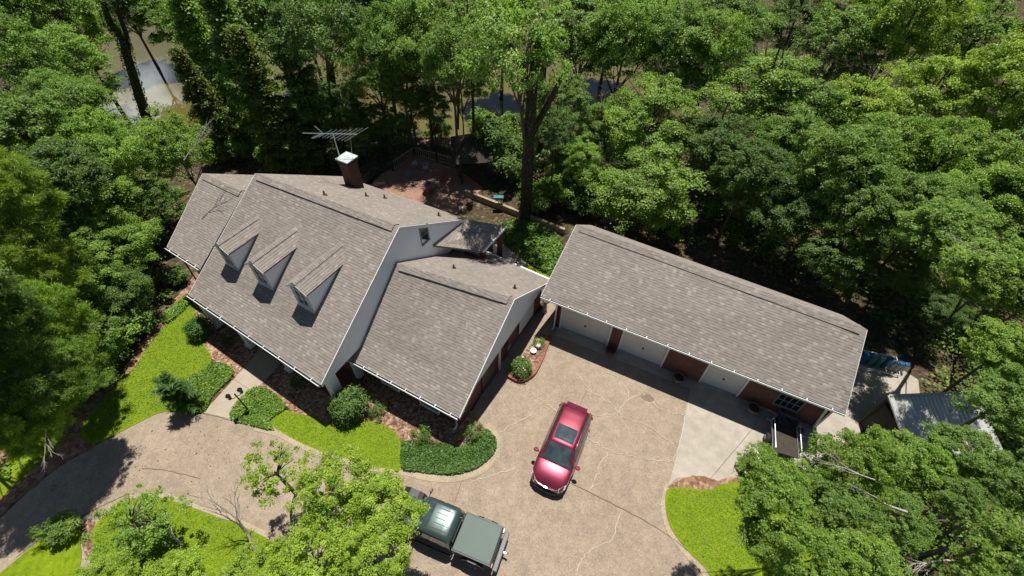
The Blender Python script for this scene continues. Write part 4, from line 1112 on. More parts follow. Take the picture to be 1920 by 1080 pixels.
def truck(loc, rz):
    t = thing('pickup_truck', 'dark green boxy pickup truck with green bed cover parked beneath the leafy tree', 'pickup truck', loc, rz)
    b = MB(); b.box(-2.75, -.86, -.84, .84, .55, 1.27); b.build('bed', M['green'], t, bevel=.05)
    c = MB(); c.box(-2.70, -.90, -.80, .80, 1.28, 1.345); c.build('bed_cover', M['cover'], t, bevel=.025)
    for sg in (1, -1):
        r = MB(); r.bar((-2.72, sg * .82, 1.30), (-.88, sg * .82, 1.30), .06, .06); r.build('bed_rail', M['black'], t)
    d = MB()
    S = [(-.78, .80, .84), (-.70, .84, .84), (.9, .84, .84), (1.2, .80, .8)]
    d.box(-.80, 1.18, -.84, .84, .5, 1.24); d.build('body', M['green'], t, bevel=.06)
    sh = Shell([(-.80, 1.22, .80, .62, 1.24), (-.72, 1.22, .82, .70, 1.84), (-.55, 1.22, .82, .715, 1.905), (.35, 1.22, .82, .715, 1.93), (.86, 1.22, .81, .70, 1.90), (.95, 1.22, .80, .69, 1.86), (1.26, 1.22, .78, .74, 1.24)])
    m = MB(); sh.skin(m); m.build('roof', M['green'], t, merge=True)
    m = MB(); sh.panel(m, 3.15, 3.98, -.40, .40, .014); m.build('roof_panel', M['cglass'], t)
    for y in (-.42, -.21, 0, .21, .42):
        m = MB(); m.bar((-.45, y, 1.942), (.25, y, 1.952), .02, .018); m.build('roof_rib', M['black'], t)
    m = MB(); sh.panel(m, 5.08, 5.92, -.57, .57); m.build('windshield', M['cglass'], t)
    m = MB(); sh.panel(m, .12, .9, -.5, .5); m.build('rear_window', M['cglass'], t)
    for sg in (1, -1):
        for a0, a1 in ((1.3, 2.7), (2.8, 4.6)):
            m = MB(); sh.panel(m, a0, a1, sg * .95, sg * .66); m.build('side_window', M['cglass'], t)
        m = MB(); m.box(1.02, 1.12, min(sg * 1.0, sg * 1.2), max(sg * 1.0, sg * 1.2), 1.28, 1.48); m.bar((1.08, sg * .82, 1.24), (1.06, sg * 1.02, 1.33), .05, .05); m.build('wing_mirror', M['grey'], t, bevel=.02)
        for x in (1.85, -1.9): wheel(t, x, sg * .84, .42, .27)
        m = MB(); P = [(1.30, .62), (1.42, .93), (1.65, 1.02), (2.1, 1.02), (2.38, .90), (2.48, .70)]
        for i in range(5): m.hexa([Vector((P[i][0], sg * .62, P[i][1])), Vector((P[i + 1][0], sg * .62, P[i + 1][1])), Vector((P[i + 1][0], sg * .97, P[i + 1][1])), Vector((P[i][0], sg * .97, P[i][1]))], [Vector((P[i][0], sg * .62, P[i][1] + .05)), Vector((P[i + 1][0], sg * .62, P[i + 1][1] + .05)), Vector((P[i + 1][0], sg * .97, P[i + 1][1] + .05)), Vector((P[i][0], sg * .97, P[i][1] + .05))])
        m.build('fender', M['black'], t)
        m = MB(); P = [(-2.48, .68), (-2.35, .95), (-2.1, 1.06), (-1.7, 1.06), (-1.45, .95), (-1.32, .68)]
        for i in range(5): m.bar((P[i][0], sg * .90, P[i][1]), (P[i + 1][0], sg * .90, P[i + 1][1]), .14, .05)
        m.build('fender', M['black'], t)
        m = MB(); m.tube([(-.9, sg * .93, .42), (1.2, sg * .93, .42)], .05, 8); m.build('side_step', M['black'], t)
        m = MB(); m.box(-2.79, -2.72, min(sg * .66, sg * .83), max(sg * .66, sg * .83), .85, 1.12); m.build('taillight', M['lampred'], t)
        m = MB(); m.lathe((2.57, sg * .42, 1.0), [(0, -.1), (.1, -.07), (.12, 0), (.1, .07), (0, .1)], 12); m.build('headlight', M['lens'], t)
        for x in (.6, -.35):
            m = MB(); m.box(x - .35, x - .2, min(sg * .84, sg * .88), max(sg * .84, sg * .88), 1.08, 1.12); m.build('door_handle', M['black'], t)
    h = MB(); h.hexa([Vector(p) for p in ((1.15, -.70, .6), (2.55, -.56, .6), (2.55, .56, .6), (1.15, .70, .6))], [Vector(p) for p in ((1.15, -.68, 1.24), (2.52, -.54, 1.18), (2.52, .54, 1.18), (1.15, .68, 1.24))]); h.build('hood', M['green'], t, bevel=.05)
    g = MB()
    for i in range(7): g.box(2.55, 2.58, -.3 + i * .09, -.25 + i * .09, .78, 1.12)
    g.build('grille', M['black'], t)
    for x, nm in ((-2.9, 'rear_bumper'), (2.72, 'front_bumper')):
        g = MB(); g.box(x - .12, x + .1, -.84, .84, .52, .72); g.build(nm, M['grey'], t, bevel=.03)
    g = MB(); g.bar((-3.0, -.05, .48), (-3.18, -.05, .48), .07, .07); g.lathe((-3.2, -.05, .5), [(.0, .0), (.045, .02), (.03, .06), (.045, .1), (0, .14)], 10); g.build('tow_hitch', M['galv'], t)
    g = MB(); g.tube([(-.84, -.6, 1.3), (-.86, -.6, 1.62), (-.86, .6, 1.62), (-.84, .6, 1.3)], .025, 6); g.build('roll_bar', M['black'], t)
    return t
D_ = Vector((-1.8, .63, 0)).normalized(); ctr_ = Vector((-1.25, 5.45, 0)) + D_ * 1.8
truck((ctr_.x, ctr_.y, .02), math.atan2(D_.y, D_.x))

# ------------------------------------------------------------------ lamp post
g = U(466, 769, 0.05)
lp = thing('lamp_post', 'black twin lantern lamp post standing in ground cover beside the front walk', 'lamp post', (g.x, g.y, .05))
m = MB(); m.lathe((0, 0, 0), [(.12, 0), (.12, .06), (.06, .14), (.045, .3), (.035, 1.75), (.05, 1.8), (.0, 1.86)], 10); m.build('post', M['black'], lp)
for sg in (1, -1):
    ax = Vector((.75, .65, 0)).normalized() * .3 * sg
    m = MB(); m.tube([(0, 0, 1.62), ax * .5 + Z * 1.52, ax + Z * 1.62], .02, 6)
    m.lathe(ax + Z * 1.6, [(.03, 0), (.09, .04), (.09, .06)], 8); m.lathe(ax + Z * 1.6, [(.14, .34), (.09, .42), (.03, .5), (0, .56)], 8)
    for k in range(6):
        a = k * math.pi / 3; m.bar(ax + Vector((.085 * math.cos(a), .085 * math.sin(a), 1.65)), ax + Vector((.12 * math.cos(a), .12 * math.sin(a), 1.95)), .012)
    o = m.build('lantern', M['black'], lp)
    m = MB(); m.lathe(ax + Z * 1.6, [(.07, .07), (.1, .33)], 8); m.build('lantern_glass', M['glass'], o)

# ------------------------------------------------------------------ pots, planter bed, small things by the wall
def pot(name, label, px, py, r, h, mat, z=.05, prof=None, soil=True, group=None, n=20):
    g = U(px, py, z); t = thing(name, label, 'planter', (g.x, g.y, z), 0, group)
    m = MB(); m.lathe((0, 0, 0), prof or [(r * .78, 0), (r * .95, h * .5), (r, h), (r * .86, h), (r * .84, h * .8)], n); m.build('bowl', M[mat], t)
    if soil: m = MB(); m.lathe((0, 0, 0), [(r * .86, h * .8), (0, h * .84)], n); m.build('soil', M['forest'], t)
    return t
pot('plant_pot', 'brown eight-sided pot at the foot of the brick pier between garage doors', 1144, 662, .36, .42, 'clay', n=8)
pot('plant_pot', 'round grey tub standing before the brick panel between two garage doors', 1270, 713, .34, .40, 'stonepot')
pot('plant_pot', 'round grey tub below the paned garage window', 1409, 770, .36, .42, 'stonepot')
pl_px = [(953, 706), (975, 716), (999, 704), (1013, 680), (1023, 655), (1031, 632), (1018, 627), (1000, 640), (975, 670)]
BD = U(990, 675, 0); bed = thing('flower_bed', 'raised bed with curved red brick edging beside the wing wall', 'flower bed', (BD.x, BD.y, 0))
P = smooth_line([U(x, y, .0) for x, y in pl_px[:6]], 5); m = MB()
for i in range(len(P) - 1):
    a, b = P[i], P[i + 1]; n_ = Vector((-(b - a).y, (b - a).x, 0)).normalized() * .11
    m.hexa([a - n_, b - n_, b + n_, a + n_], [a - n_ + Z * .24, b - n_ + Z * .24, b + n_ + Z * .24, a + n_ + Z * .24])
m.build('brick_edging', M['edge_brick'], bed, off=BD)
P2_ = [U(x, y, .15) for x, y in pl_px]; m = MB()
for tri in geometry.tessellate_polygon([P2_]):
    q = [P2_[i] for i in tri]
    if (q[1] - q[0]).cross(q[2] - q[0]).z < 0: q.reverse()
    m.face(q)
m.build('mulch', M['mulch'], bed, off=BD)
g = U(1009, 651, .16); t = thing('white_pot', 'white lidded pot on the mulch of the brick edged bed', 'pot', (g.x, g.y, .16)); m = MB(); m.lathe((0, 0, 0), [(.13, 0), (.17, .12), (.15, .24), (.17, .25), (.08, .33), (0, .35)], 16); m.build('jar', M['white'], t)
g = U(1000, 660, .16); t = thing('white_pot', 'open white ring shaped planter just below the lidded pot', 'pot', (g.x, g.y, .16)); m = MB(); m.lathe((0, 0, 0), [(.12, 0), (.18, .1), (.2, .18), (.15, .18), (.12, .08), (0, .06)], 16); m.build('bowl', M['white'], t)
g = U(1021, 583, .05); t = thing('garden_statue', 'small pale terracotta figure in the gap between house and garage', 'statue', (g.x, g.y, .05)); m = MB(); m.lathe((0, 0, 0), [(.2, 0), (.2, .1), (.12, .2), (.17, .45), (.1, .62), (.12, .75), (0, .88)], 12); m.build('figure', plain("pale_terracotta", (.6, .42, .3), .8), t)

# ------------------------------------------------------------------ terrace, rail, pavilion, furniture
def rail(label, pts, ztop=1.0):
    B0 = U(*pts[0]); t = thing('deck_railing', label, 'railing', (B0.x, B0.y, 0))
    for i in range(len(pts) - 1):
        a, b = U(*pts[i]), U(*pts[i + 1]); L = (b - a).length; d = (b - a).normalized()
        for z in (.95, .15): m = MB(); m.bar(a + Z * z, b + Z * z, .09, .05); m.build('rail', M['wood'], t, off=B0)
        n_ = int(L / .22)
        for k in range(1, n_): m = MB(); p = a + d * (L * k / n_); m.bar(p + Z * .15, p + Z * .95, .05, .05); m.build('baluster', M['wood'], t, off=B0)
    for q in pts: m = MB(); p = U(*q); m.bar(p, p + Z * 1.15, .13, .13); m.build('post', M['darkwood'], t, off=B0)
rail('wooden balustrade around the far corner of the brick terrace', [(738, 321), (778, 293), (820, 304), (857, 315)])
G0 = U(905, 322, 0)
pv = thing('garden_pavilion', 'dark wooden pavilion with a shingled hip roof among vines', 'pavilion', (G0.x, G0.y, 0), 0.15)
for x in (-2, 2):
    for y in (-1.7, 1.7): m = MB(); m.bar((x, y, 0), (x, y, 2.5), .18, .18); m.build('post', M['darkwood'], pv)
m = MB(); A = [Vector(p) for p in ((-2.7, -2.3, 2.4), (2.7, -2.3, 2.4), (2.7, 2.3, 2.4), (-2.7, 2.3, 2.4))]; R1, R2 = Vector((-.8, 0, 3.9)), Vector((.8, 0, 3.9))
m.face([A[0], A[1], R2, R1]); m.face([A[1], A[2], R2]); m.face([A[2], A[3], R1, R2]); m.face([A[3], A[0], R1]); m.face([A[3], A[2], A[1], A[0]])
m.build('roof', M['darkwood'], pv)
def chair(label, px, py, rz, mat, group=None):
    g = U(px, py, .06); t = thing('garden_chair', label, 'chair', (g.x, g.y, .06), rz, group)
    m = MB(); m.lathe((0, 0, 0), [(0, .42), (.26, .42), (.27, .45), (0, .46)], 14); m.build('seat', M[mat], t)
    m = MB(); m.tube([(.25 * math.cos(a), .25 * math.sin(a), .9 - .35 * abs(a - math.pi) / 2) for a in [math.pi - 1.9 + .38 * i for i in range(11)]], .02, 5)
    for k in range(7): a = math.pi - 1.5 + .5 * k; m.tube([(.25 * math.cos(a), .25 * math.sin(a), .45), (.25 * math.cos(a), .25 * math.sin(a), .9 - .35 * abs(a - math.pi) / 2)], .012, 4)
    m.build('backrest', M[mat], t)
    for x in (-.17, .17):
        for y in (-.17, .17): m = MB(); m.tube([(x, y, .43), (x * 1.15, y * 1.15, 0)], .016, 5); m.build('leg', M[mat], t)
chair('pale green metal chair left of centre on the brick terrace', 770, 334, .4, 'teal', 'chairs on the brick terrace'); chair('pale metal chair nearest the balustrade corner', 779, 315, 2.2, 'galv', 'chairs on the brick terrace')
chair('grey metal chair in the middle of the terrace behind the table', 799, 322, 4.1, 'galv', 'chairs on the brick terrace'); chair('dark red chair close to the pavilion post', 832, 340, 1.0, 'redpaint', 'chairs on the brick terrace')
g = U(806, 360, .06); t = thing('garden_table', 'round pale topped table on a red base near the roof edge', 'table', (g.x, g.y, .06))
m = MB(); m.lathe((0, 0, 0), [(.25, 0), (.3, .1), (.2, .3), (.22, .6), (.1, .7)], 14); m.build('pedestal', M['redpaint'], t); m = MB(); m.lathe((0, 0, 0), [(0, .7), (.52, .7), (.55, .73), (.55, .76), (0, .78)], 24); m.build('table_top', M['stonepot'], t); m = MB(); m.lathe((0, 0, 0), [(.05, .78), (.09, .9), (.03, 1.0), (.05, 1.05), (0, 1.1)], 8); m.build('lantern', M['black'], t)
g = U(935, 392, 0); t = thing('bird_feeder', 'flat teal tray feeder on a thin post behind the house', 'bird feeder', (g.x, g.y, 0)); m = MB(); m.tube([(0, 0, 0), (0, 0, 1.2)], .03, 6); m.build('post', M['galv'], t); m = MB(); m.box(-.4, .4, -.22, .22, 1.2, 1.26); m.box(-.4, .4, -.24, -.2, 1.26, 1.32); m.build('tray', M['teal'], t, bevel=0)
# retaining wall of timbers
a, b = U(872, 366, 0), U(1058, 440, 0); t = thing('retaining_wall', 'low grey timber retaining wall running behind the wing', 'retaining wall', (a.x, a.y, 0)); m = MB(); d = (b - a).normalized(); n_ = Vector((-d.y, d.x, 0)) * .12
for k in range(3):
    z0, z1 = k * .2, k * .2 + .19
    m.hexa([a - n_ + Z * z0, b - n_ + Z * z0, b + n_ + Z * z0, a + n_ + Z * z0], [a - n_ + Z * z1, b - n_ + Z * z1, b + n_ + Z * z1, a + n_ + Z * z1])
m.build('timber', M['wood'], t, off=a)
# steps of the terrace towards the house
a, b = U(716, 322, 0), U(690, 345, 0); t = thing('garden_steps', 'dark timber steps at the near left corner of the terrace', 'steps', (a.x, a.y, 0)); d = (b - a).normalized()
for k in range(3): m = MB(); o_ = Vector((-.3, -.1, 0)) * (k * 1.1); m.bar(a + o_ + Z * (.3 - .1 * k), b + o_ + Z * (.3 - .1 * k), .32, .1); m.build('step', M['darkwood'], t, off=a)

# ------------------------------------------------------------------ right side: barrels, shed, trailer
a, b = U(1606, 689, 0), U(1682, 705, 0); d = (b - a).normalized(); nb = Vector((-d.y, d.x, 0))
t = thing('barrel_rack', 'low white metal rail rack holding the row of barrels', 'rack', (a.x, a.y, 0))
for o_, z in ((-.1, .22), (1.1, .45)): m = MB(); m.bar(a + nb * o_ + Z * z, b + nb * o_ + Z * z, .06, .06); m.build('rail', M['offwhite'], t, off=a)
for q in (a, b): m = MB(); m.bar(q - nb * .1 + Z * .22, q + nb * 1.1 + Z * .45, .05, .05); m.bar(q + nb * 1.1, q + nb * 1.1 + Z * .45, .05, .05); m.build('end_frame', M['galv'], t, off=a)
bl_ = [('blue', 'rounded blue barrel leftmost in the row, half behind the roof edge', .32), ('teal', 'large teal blue barrel second from the roof edge', .34), ('teal', 'dull teal barrel in the middle of the row', .31), ('blue', 'bright blue barrel next to the pale ones', .3), ('offwhite', 'pale drum with blue lid beside the bright blue barrel', .23), ('offwhite', 'pale drum with blue lid in the middle of three', .23), ('offwhite', 'pale drum with blue lid at the far right end of the row', .23)]
x_ = .1
for i, (mt, lb, r) in enumerate(bl_):
    r *= .62
    x_ += r; p = a + d * x_ + nb * (.4 + .1 * (i < 4)); x_ += r + .02
    t = thing('barrel', lb, 'barrel', (p.x, p.y, 0.04), 0, 'barrels in the rack by the garage')
    m = MB(); h = .85 if i < 4 else .75
    m.lathe((0, 0, 0), [(r * .85, 0), (r * .98, .05), (r, h * .3), (r * 1.04, h * .33), (r, h * .37), (r, h * .63), (r * 1.04, h * .66), (r, h * .7), (r * .96, h * .95), (r * .8, h)], 18); m.build('drum', M[mt], t)
    m = MB(); m.lathe((0, 0, 0), [(r * .9, h * .96), (r * .92, h + .03), (r * .8, h + .05), (0, h + .04)], 18); m.lathe((r * .45, 0, 0), [(.05, h + .04), (.05, h + .1), (0, h + .1)], 8); m.build('lid', M['teal'] if mt == 'teal' else M['blue'], t)
s0, s1, s2 = U(1666, 742, 2.9), U(1833, 735, 2.9), U(1692, 812, 2.4)
t = thing('shed', 'open sided shed with a rusty corrugated metal roof, half hidden by leaves', 'shed', (s0.x, s0.y, 0))
ex = (s1 - s0); ey = (s2 - s0); m = MB(); N_ = 90
for i in range(N_):
    p, q = s0 + ex * (i / N_), s0 + ex * ((i + 1) / N_); za, zb = .055 * math.cos(i * 1.57), .055 * math.cos((i + 1) * 1.57)
    m.face([p + Z * za + ey * 1.6, q + Z * zb + ey * 1.6, q + Z * zb, p + Z * za], None, True); m.face([p + Z * (za - .02), q + Z * (zb - .02), q + Z * (zb - .02) + ey * 1.6, p + Z * (za - .02) + ey * 1.6], None, True)
m.build('roof', M['corr'], t, off=(s0.x, s0.y, 0))
for fx, fy in ((.02, .05), (.98, .05), (.02, 1.5), (.98, 1.5)): m = MB(); p = s0 + ex * fx + ey * fy; m.bar((p.x, p.y, 0), p - Z * .06, .12, .12); m.build('post', M['darkwood'], t, off=(s0.x, s0.y, 0))
m = MB(); p, q = s0 + ex * .02 + ey * .04, s0 + ex * .98 + ey * .04; wall(m, Vector((q.x, q.y, 0)), Vector((p.x, p.y, 0)), 0, 2.8, t=.05); wall(m, Vector((p.x, p.y, 0)), Vector((p.x, p.y, 0)) + Vector((ey.x, ey.y, 0)) * 1.5, 0, 2.3, t=.05); m.build('wall', M['darkwood'], t, off=(s0.x, s0.y, 0))
m = MB(); m.bar(s0 - ex * .01 + Z * .03, s0 + ey * 1.6 - ex * .01 + Z * .03, .1, .08); m.bar(s0 + Z * .03, s1 + Z * .03, .08, .08); m.build('fascia', M['galv'], t, off=(s0.x, s0.y, 0))

g = U(1462, 832, 0)
t = thing('utility_trailer', 'small dark utility trailer with pale tube rails beside the garage corner', 'trailer', (g.x, g.y, .04), 1.25)
m = MB(); m.box(-.9, .9, -.62, .62, .5, .56); m.build('deck', M['darkwood'], t)
for sg in (1, -1): m = MB(); m.bar((-.9, sg * .64, .58), (.9, sg * .64, .58), .06, .12); m.tube([(-.9, sg * .64, .6), (-.9, sg * .64, .95), (.9, sg * .64, .95), (.9, sg * .64, .6)], .025, 6); m.build('side_rail', M['galv'], t); wheel(t, -.1, sg * .8, .3, .18)
m = MB(); m.tube([(.9, -.55, .5), (1.7, 0, .5), (.9, .55, .5)], .035, 6); m.tube([(1.6, 0, .5), (1.95, 0, .5)], .04, 6); m.tube([(1.6, .1, .15), (1.6, .1, .75)], .03, 6); m.build('tongue', M['black'], t)
g = U(1468, 800, 0); t = thing('wheelbarrow', 'dark wheelbarrow tipped up against the garage wall', 'wheelbarrow', (g.x, g.y, .04), -.4)
m = MB(); bb = [Vector(p) for p in ((-.35, -.22, .35), (.35, -.2, .30), (.35, .2, .30), (-.35, .22, .35))]; tt = [Vector(p) for p in ((-.55, -.38, .72), (.55, -.34, .66), (.55, .34, .66), (-.55, .38, .72))]
for i in range(4): j = (i + 1) % 4; m.face([bb[i], bb[j], tt[j], tt[i]]); m.face([tt[i], tt[j], bb[j] + Z * .01, bb[i] + Z * .01])
m.face(bb); m.build('tray', M['grey'], t)
for sg in (1, -1): m = MB(); m.tube([(.75, sg * .08, .2), (-.3, sg * .25, .36), (-1.1, sg * .32, .62)], .02, 6); m.tube([(-.3, sg * .25, .36), (-.45, sg * .27, 0)], .018, 5); m.build('handle', M['palewood'], t)
wheel(t, .78, .0, .2, .1)
g = U(1457, 796, .03); t = thing('spare_tyre', 'single black tyre lying flat by the garage wall', 'tyre', (g.x, g.y, .04)); m = MB(); m.lathe((0, 0, 0), [(.2, .0), (.33, .02), (.36, .1), (.33, .19), (.22, .2), (.19, .12), (.2, 0)], 24); m.build('tyre', M['rubber'], t)
g = U(1500, 826, .04); t = thing('lumber_pile', 'small pile of pale boards and frames right of the trailer', 'lumber', (g.x, g.y, .04), -.35); rd_ = random.Random(4)
for i in range(9): m = MB(); z = .05 * (i // 3) + .02; y = (i % 3) * .2 - .2; a_ = rd_.uniform(-.12, .12); m.bar((-.8, y - a_, z), (.8, y + a_, z + .01), .14, .04); m.build('board', M['palewood' if i % 2 else 'galv'], t)
g = U(1432, 858, .04); t = thing('grill_frame', 'bare pale tube frame lying left of the trailer', 'frame', (g.x, g.y, .04), .5); m = MB()
m.tube([(-.5, -.4, .05), (.5, -.4, .05), (.5, .4, .05), (-.5, .4, .05), (-.5, -.4, .05)], .025, 6)
for k in range(4): m.tube([(-.3 + .2 * k, -.4, .05), (-.3 + .2 * k, .4, .05)], .015, 5)
m.build('frame', M['galv'], t)

# ------------------------------------------------------------------ ground cover, undergrowth (nobody could count these)
def inside(P, x, y):
    c = False; j = len(P) - 1
    for i in range(len(P)):
        if ((P[i].y > y) != (P[j].y > y)) and (x < (P[j].x - P[i].x) * (y - P[i].y) / (P[j].y - P[i].y + 1e-12) + P[i].x): c = not c
        j = i
    return c
def cover(name, label, cat, px, dens, leaf, h, mat='gloss', seed=1, colr=(1, 1, 1), edge=0.0):
    P = smooth_loop([U(x, y, 0) for x, y in px], 5); rng = np.random.default_rng(seed)
    x0, x1 = min(p.x for p in P), max(p.x for p in P); y0, y1 = min(p.y for p in P), max(p.y for p in P)
    n = int((x1 - x0) * (y1 - y0) * dens); pts = rng.uniform((x0, y0), (x1, y1), (n, 2))
    pts = np.array([p for p in pts if inside(P, p[0], p[1])]); n = len(pts)
    bump = 0.5 + 0.5 * np.sin(pts[:, 0] * 2.3 + np.sin(pts[:, 1] * 1.7) * 2) * np.sin(pts[:, 1] * 2.9 + 1)
    z = 0.05 + h * (0.35 + 0.5 * bump) * rng.uniform(0.35, 1.1, n)
    C = np.column_stack([pts, z]); N = np.array([0, 0, 1.0]) + rng.normal(size=(n, 3)) * 0.5; N /= np.linalg.norm(N, axis=1, keepdims=True)
    L = leaf * rng.uniform(.6, 1.3, n) / 2
    V, r = leaf_quads(C, N, unit(rng, n), L, L * .55, rng.uniform(0, 1, n) * .7 + bump * .3)
    o = bpy.data.objects.new(name, leaf_mesh(name, V, r, M[mat])); col.objects.link(o); o.color = (*colr, 1)
    return tag(o, label, cat, kind='stuff')
bigbed = [(754, 832), (768, 828), (805, 829), (841, 835), (855, 843), (870, 837), (889, 825), (908, 806), (922, 813), (931, 828), (927, 849), (906, 871), (884, 883), (853, 890), (817, 890), (783, 885), (754, 878)]
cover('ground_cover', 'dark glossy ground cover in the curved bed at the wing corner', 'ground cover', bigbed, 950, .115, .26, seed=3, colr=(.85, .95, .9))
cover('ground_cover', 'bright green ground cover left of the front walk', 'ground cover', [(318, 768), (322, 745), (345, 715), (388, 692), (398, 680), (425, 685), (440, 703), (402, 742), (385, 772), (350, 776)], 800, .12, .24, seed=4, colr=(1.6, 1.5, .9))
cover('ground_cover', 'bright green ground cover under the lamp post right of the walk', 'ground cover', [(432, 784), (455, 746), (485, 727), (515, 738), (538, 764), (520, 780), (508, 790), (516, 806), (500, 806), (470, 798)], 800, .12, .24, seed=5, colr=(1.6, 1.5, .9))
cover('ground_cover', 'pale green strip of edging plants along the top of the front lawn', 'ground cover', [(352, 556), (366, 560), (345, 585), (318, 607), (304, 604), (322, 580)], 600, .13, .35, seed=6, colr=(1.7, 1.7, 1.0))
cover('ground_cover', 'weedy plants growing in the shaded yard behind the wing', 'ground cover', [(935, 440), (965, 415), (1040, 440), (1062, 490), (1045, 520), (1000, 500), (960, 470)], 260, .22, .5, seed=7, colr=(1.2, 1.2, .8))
LW = {'front': [(365, 572), (345, 562), (327, 590), (300, 622), (277, 650), (255, 685), (228, 712), (195, 745), (172, 785), (160, 812), (180, 826), (205, 818), (240, 800), (290, 775), (316, 766), (320, 745), (343, 715), (386, 692), (394, 670), (386, 655), (370, 632), (361, 610)],
      'middle': [(510, 792), (530, 773), (560, 777), (600, 789), (624, 798), (660, 791), (696, 791), (723, 801), (745, 820), (750, 840), (750, 876), (725, 875), (696, 871), (648, 856), (600, 842), (560, 825), (527, 806)],
      'island': [(180, 1000), (204, 964), (242, 941), (300, 936), (360, 955), (450, 989), (520, 1024), (600, 1064), (660, 1110), (500, 1150), (300, 1140), (190, 1090)],
      'side': [(1256, 922), (1278, 918), (1332, 921), (1400, 912), (1480, 925), (1600, 1000), (1560, 1130), (1370, 1130), (1348, 1118), (1328, 1066), (1293, 1030), (1264, 990), (1253, 955)]}
for i_, (k_, v_) in enumerate(LW.items()):
    cover('grass', {'front': 'sunlit mown grass between the wood and the front walk', 'middle': 'mown grass strip between wing beds and circular drive', 'island': 'mown grass on the island inside the circular drive', 'side': 'mown grass at the lower right beside the drive kerb'}[k_], 'grass', v_, 420, .08, .03, mat='blade', seed=20 + i_)
cover('fallen_leaves', 'scattered brown leaves lying on the circular drive', 'leaf litter', [(60, 930), (200, 850), (330, 790), (520, 830), (700, 900), (620, 1000), (420, 950), (240, 915), (80, 1000)], 2.2, .11, .0, mat='deadleaf', seed=61)
yard = [U(x, y, 0) for x, y in [(-200, 1090), (-60, 960), (100, 850), (190, 735), (345, 540), (300, 475), (370, 300), (480, 320), (640, 330), (700, 300), (760, 268), (900, 290), (1080, 400), (1350, 470), (1660, 600), (1700, 660), (1740, 710), (1735, 750), (1600, 840), (1480, 905), (1560, 960), (1700, 1300), (1300, 1400), (-200, 1400)]]
pondP = [U(x, y, -1.5) for x, y in pondpx]
rng = np.random.default_rng(77); cs = []
while len(cs) < 2600:
    x, y = rng.uniform(-62, 62), rng.uniform(1, 95)
    if abs(x) > y * 1.3 + 22: continue
    if y > 40 and rng.random() < .5: continue
    if inside(yard, x, y) or inside(pondP, x, y): continue
    cs.append((x, y, terrain_z(x, y) + rng.uniform(.1, .8)))
cs = np.array(cs); V, r = spray(rng, cs, rng.uniform(.5, 1.1, len(cs)), np.tile([0, 0, 1.0], (len(cs), 1)), 42, .24, .5)
o = bpy.data.objects.new('undergrowth', leaf_mesh('undergrowth', V, r, M['leaf'])); col.objects.link(o); o.color = (.75, .8, .7, 1)
tag(o, 'low leafy undergrowth covering the woodland floor around the yard', 'undergrowth', kind='stuff')

rng = np.random.default_rng(78); cs = []
while len(cs) < 2600:
    x, y = rng.uniform(-60, 62), rng.uniform(1, 44)
    if abs(x) > y * 1.3 + 22: continue
    if inside(yard, x, y) or inside(pondP, x, y): continue
    if any(inside(yard, x + a_, y + b_) for a_, b_ in ((1.6, 0), (-1.6, 0), (0, 1.6), (0, -1.6))): continue
    h_ = 1.6 + 1.7 * math.sin(x * .7 + math.sin(y * .5) * 2) * math.sin(y * .8 + 1)
    cs.append((x, y, terrain_z(x, y) + max(.3, h_) * rng.uniform(.3, 1.1)))
cs = np.array(cs); V, r = spray(rng, cs, rng.uniform(.4, .9, len(cs)), np.tile([0, 0, 1.0], (len(cs), 1)), 50, .22, .5)
o = bpy.data.objects.new('understory', leaf_mesh('understory', V, r, M['leaf'])); col.objects.link(o); o.color = (.8, .85, .8, 1)
tag(o, 'head high tangle of saplings and brush filling the wood between the trunks', 'brush', kind='stuff')

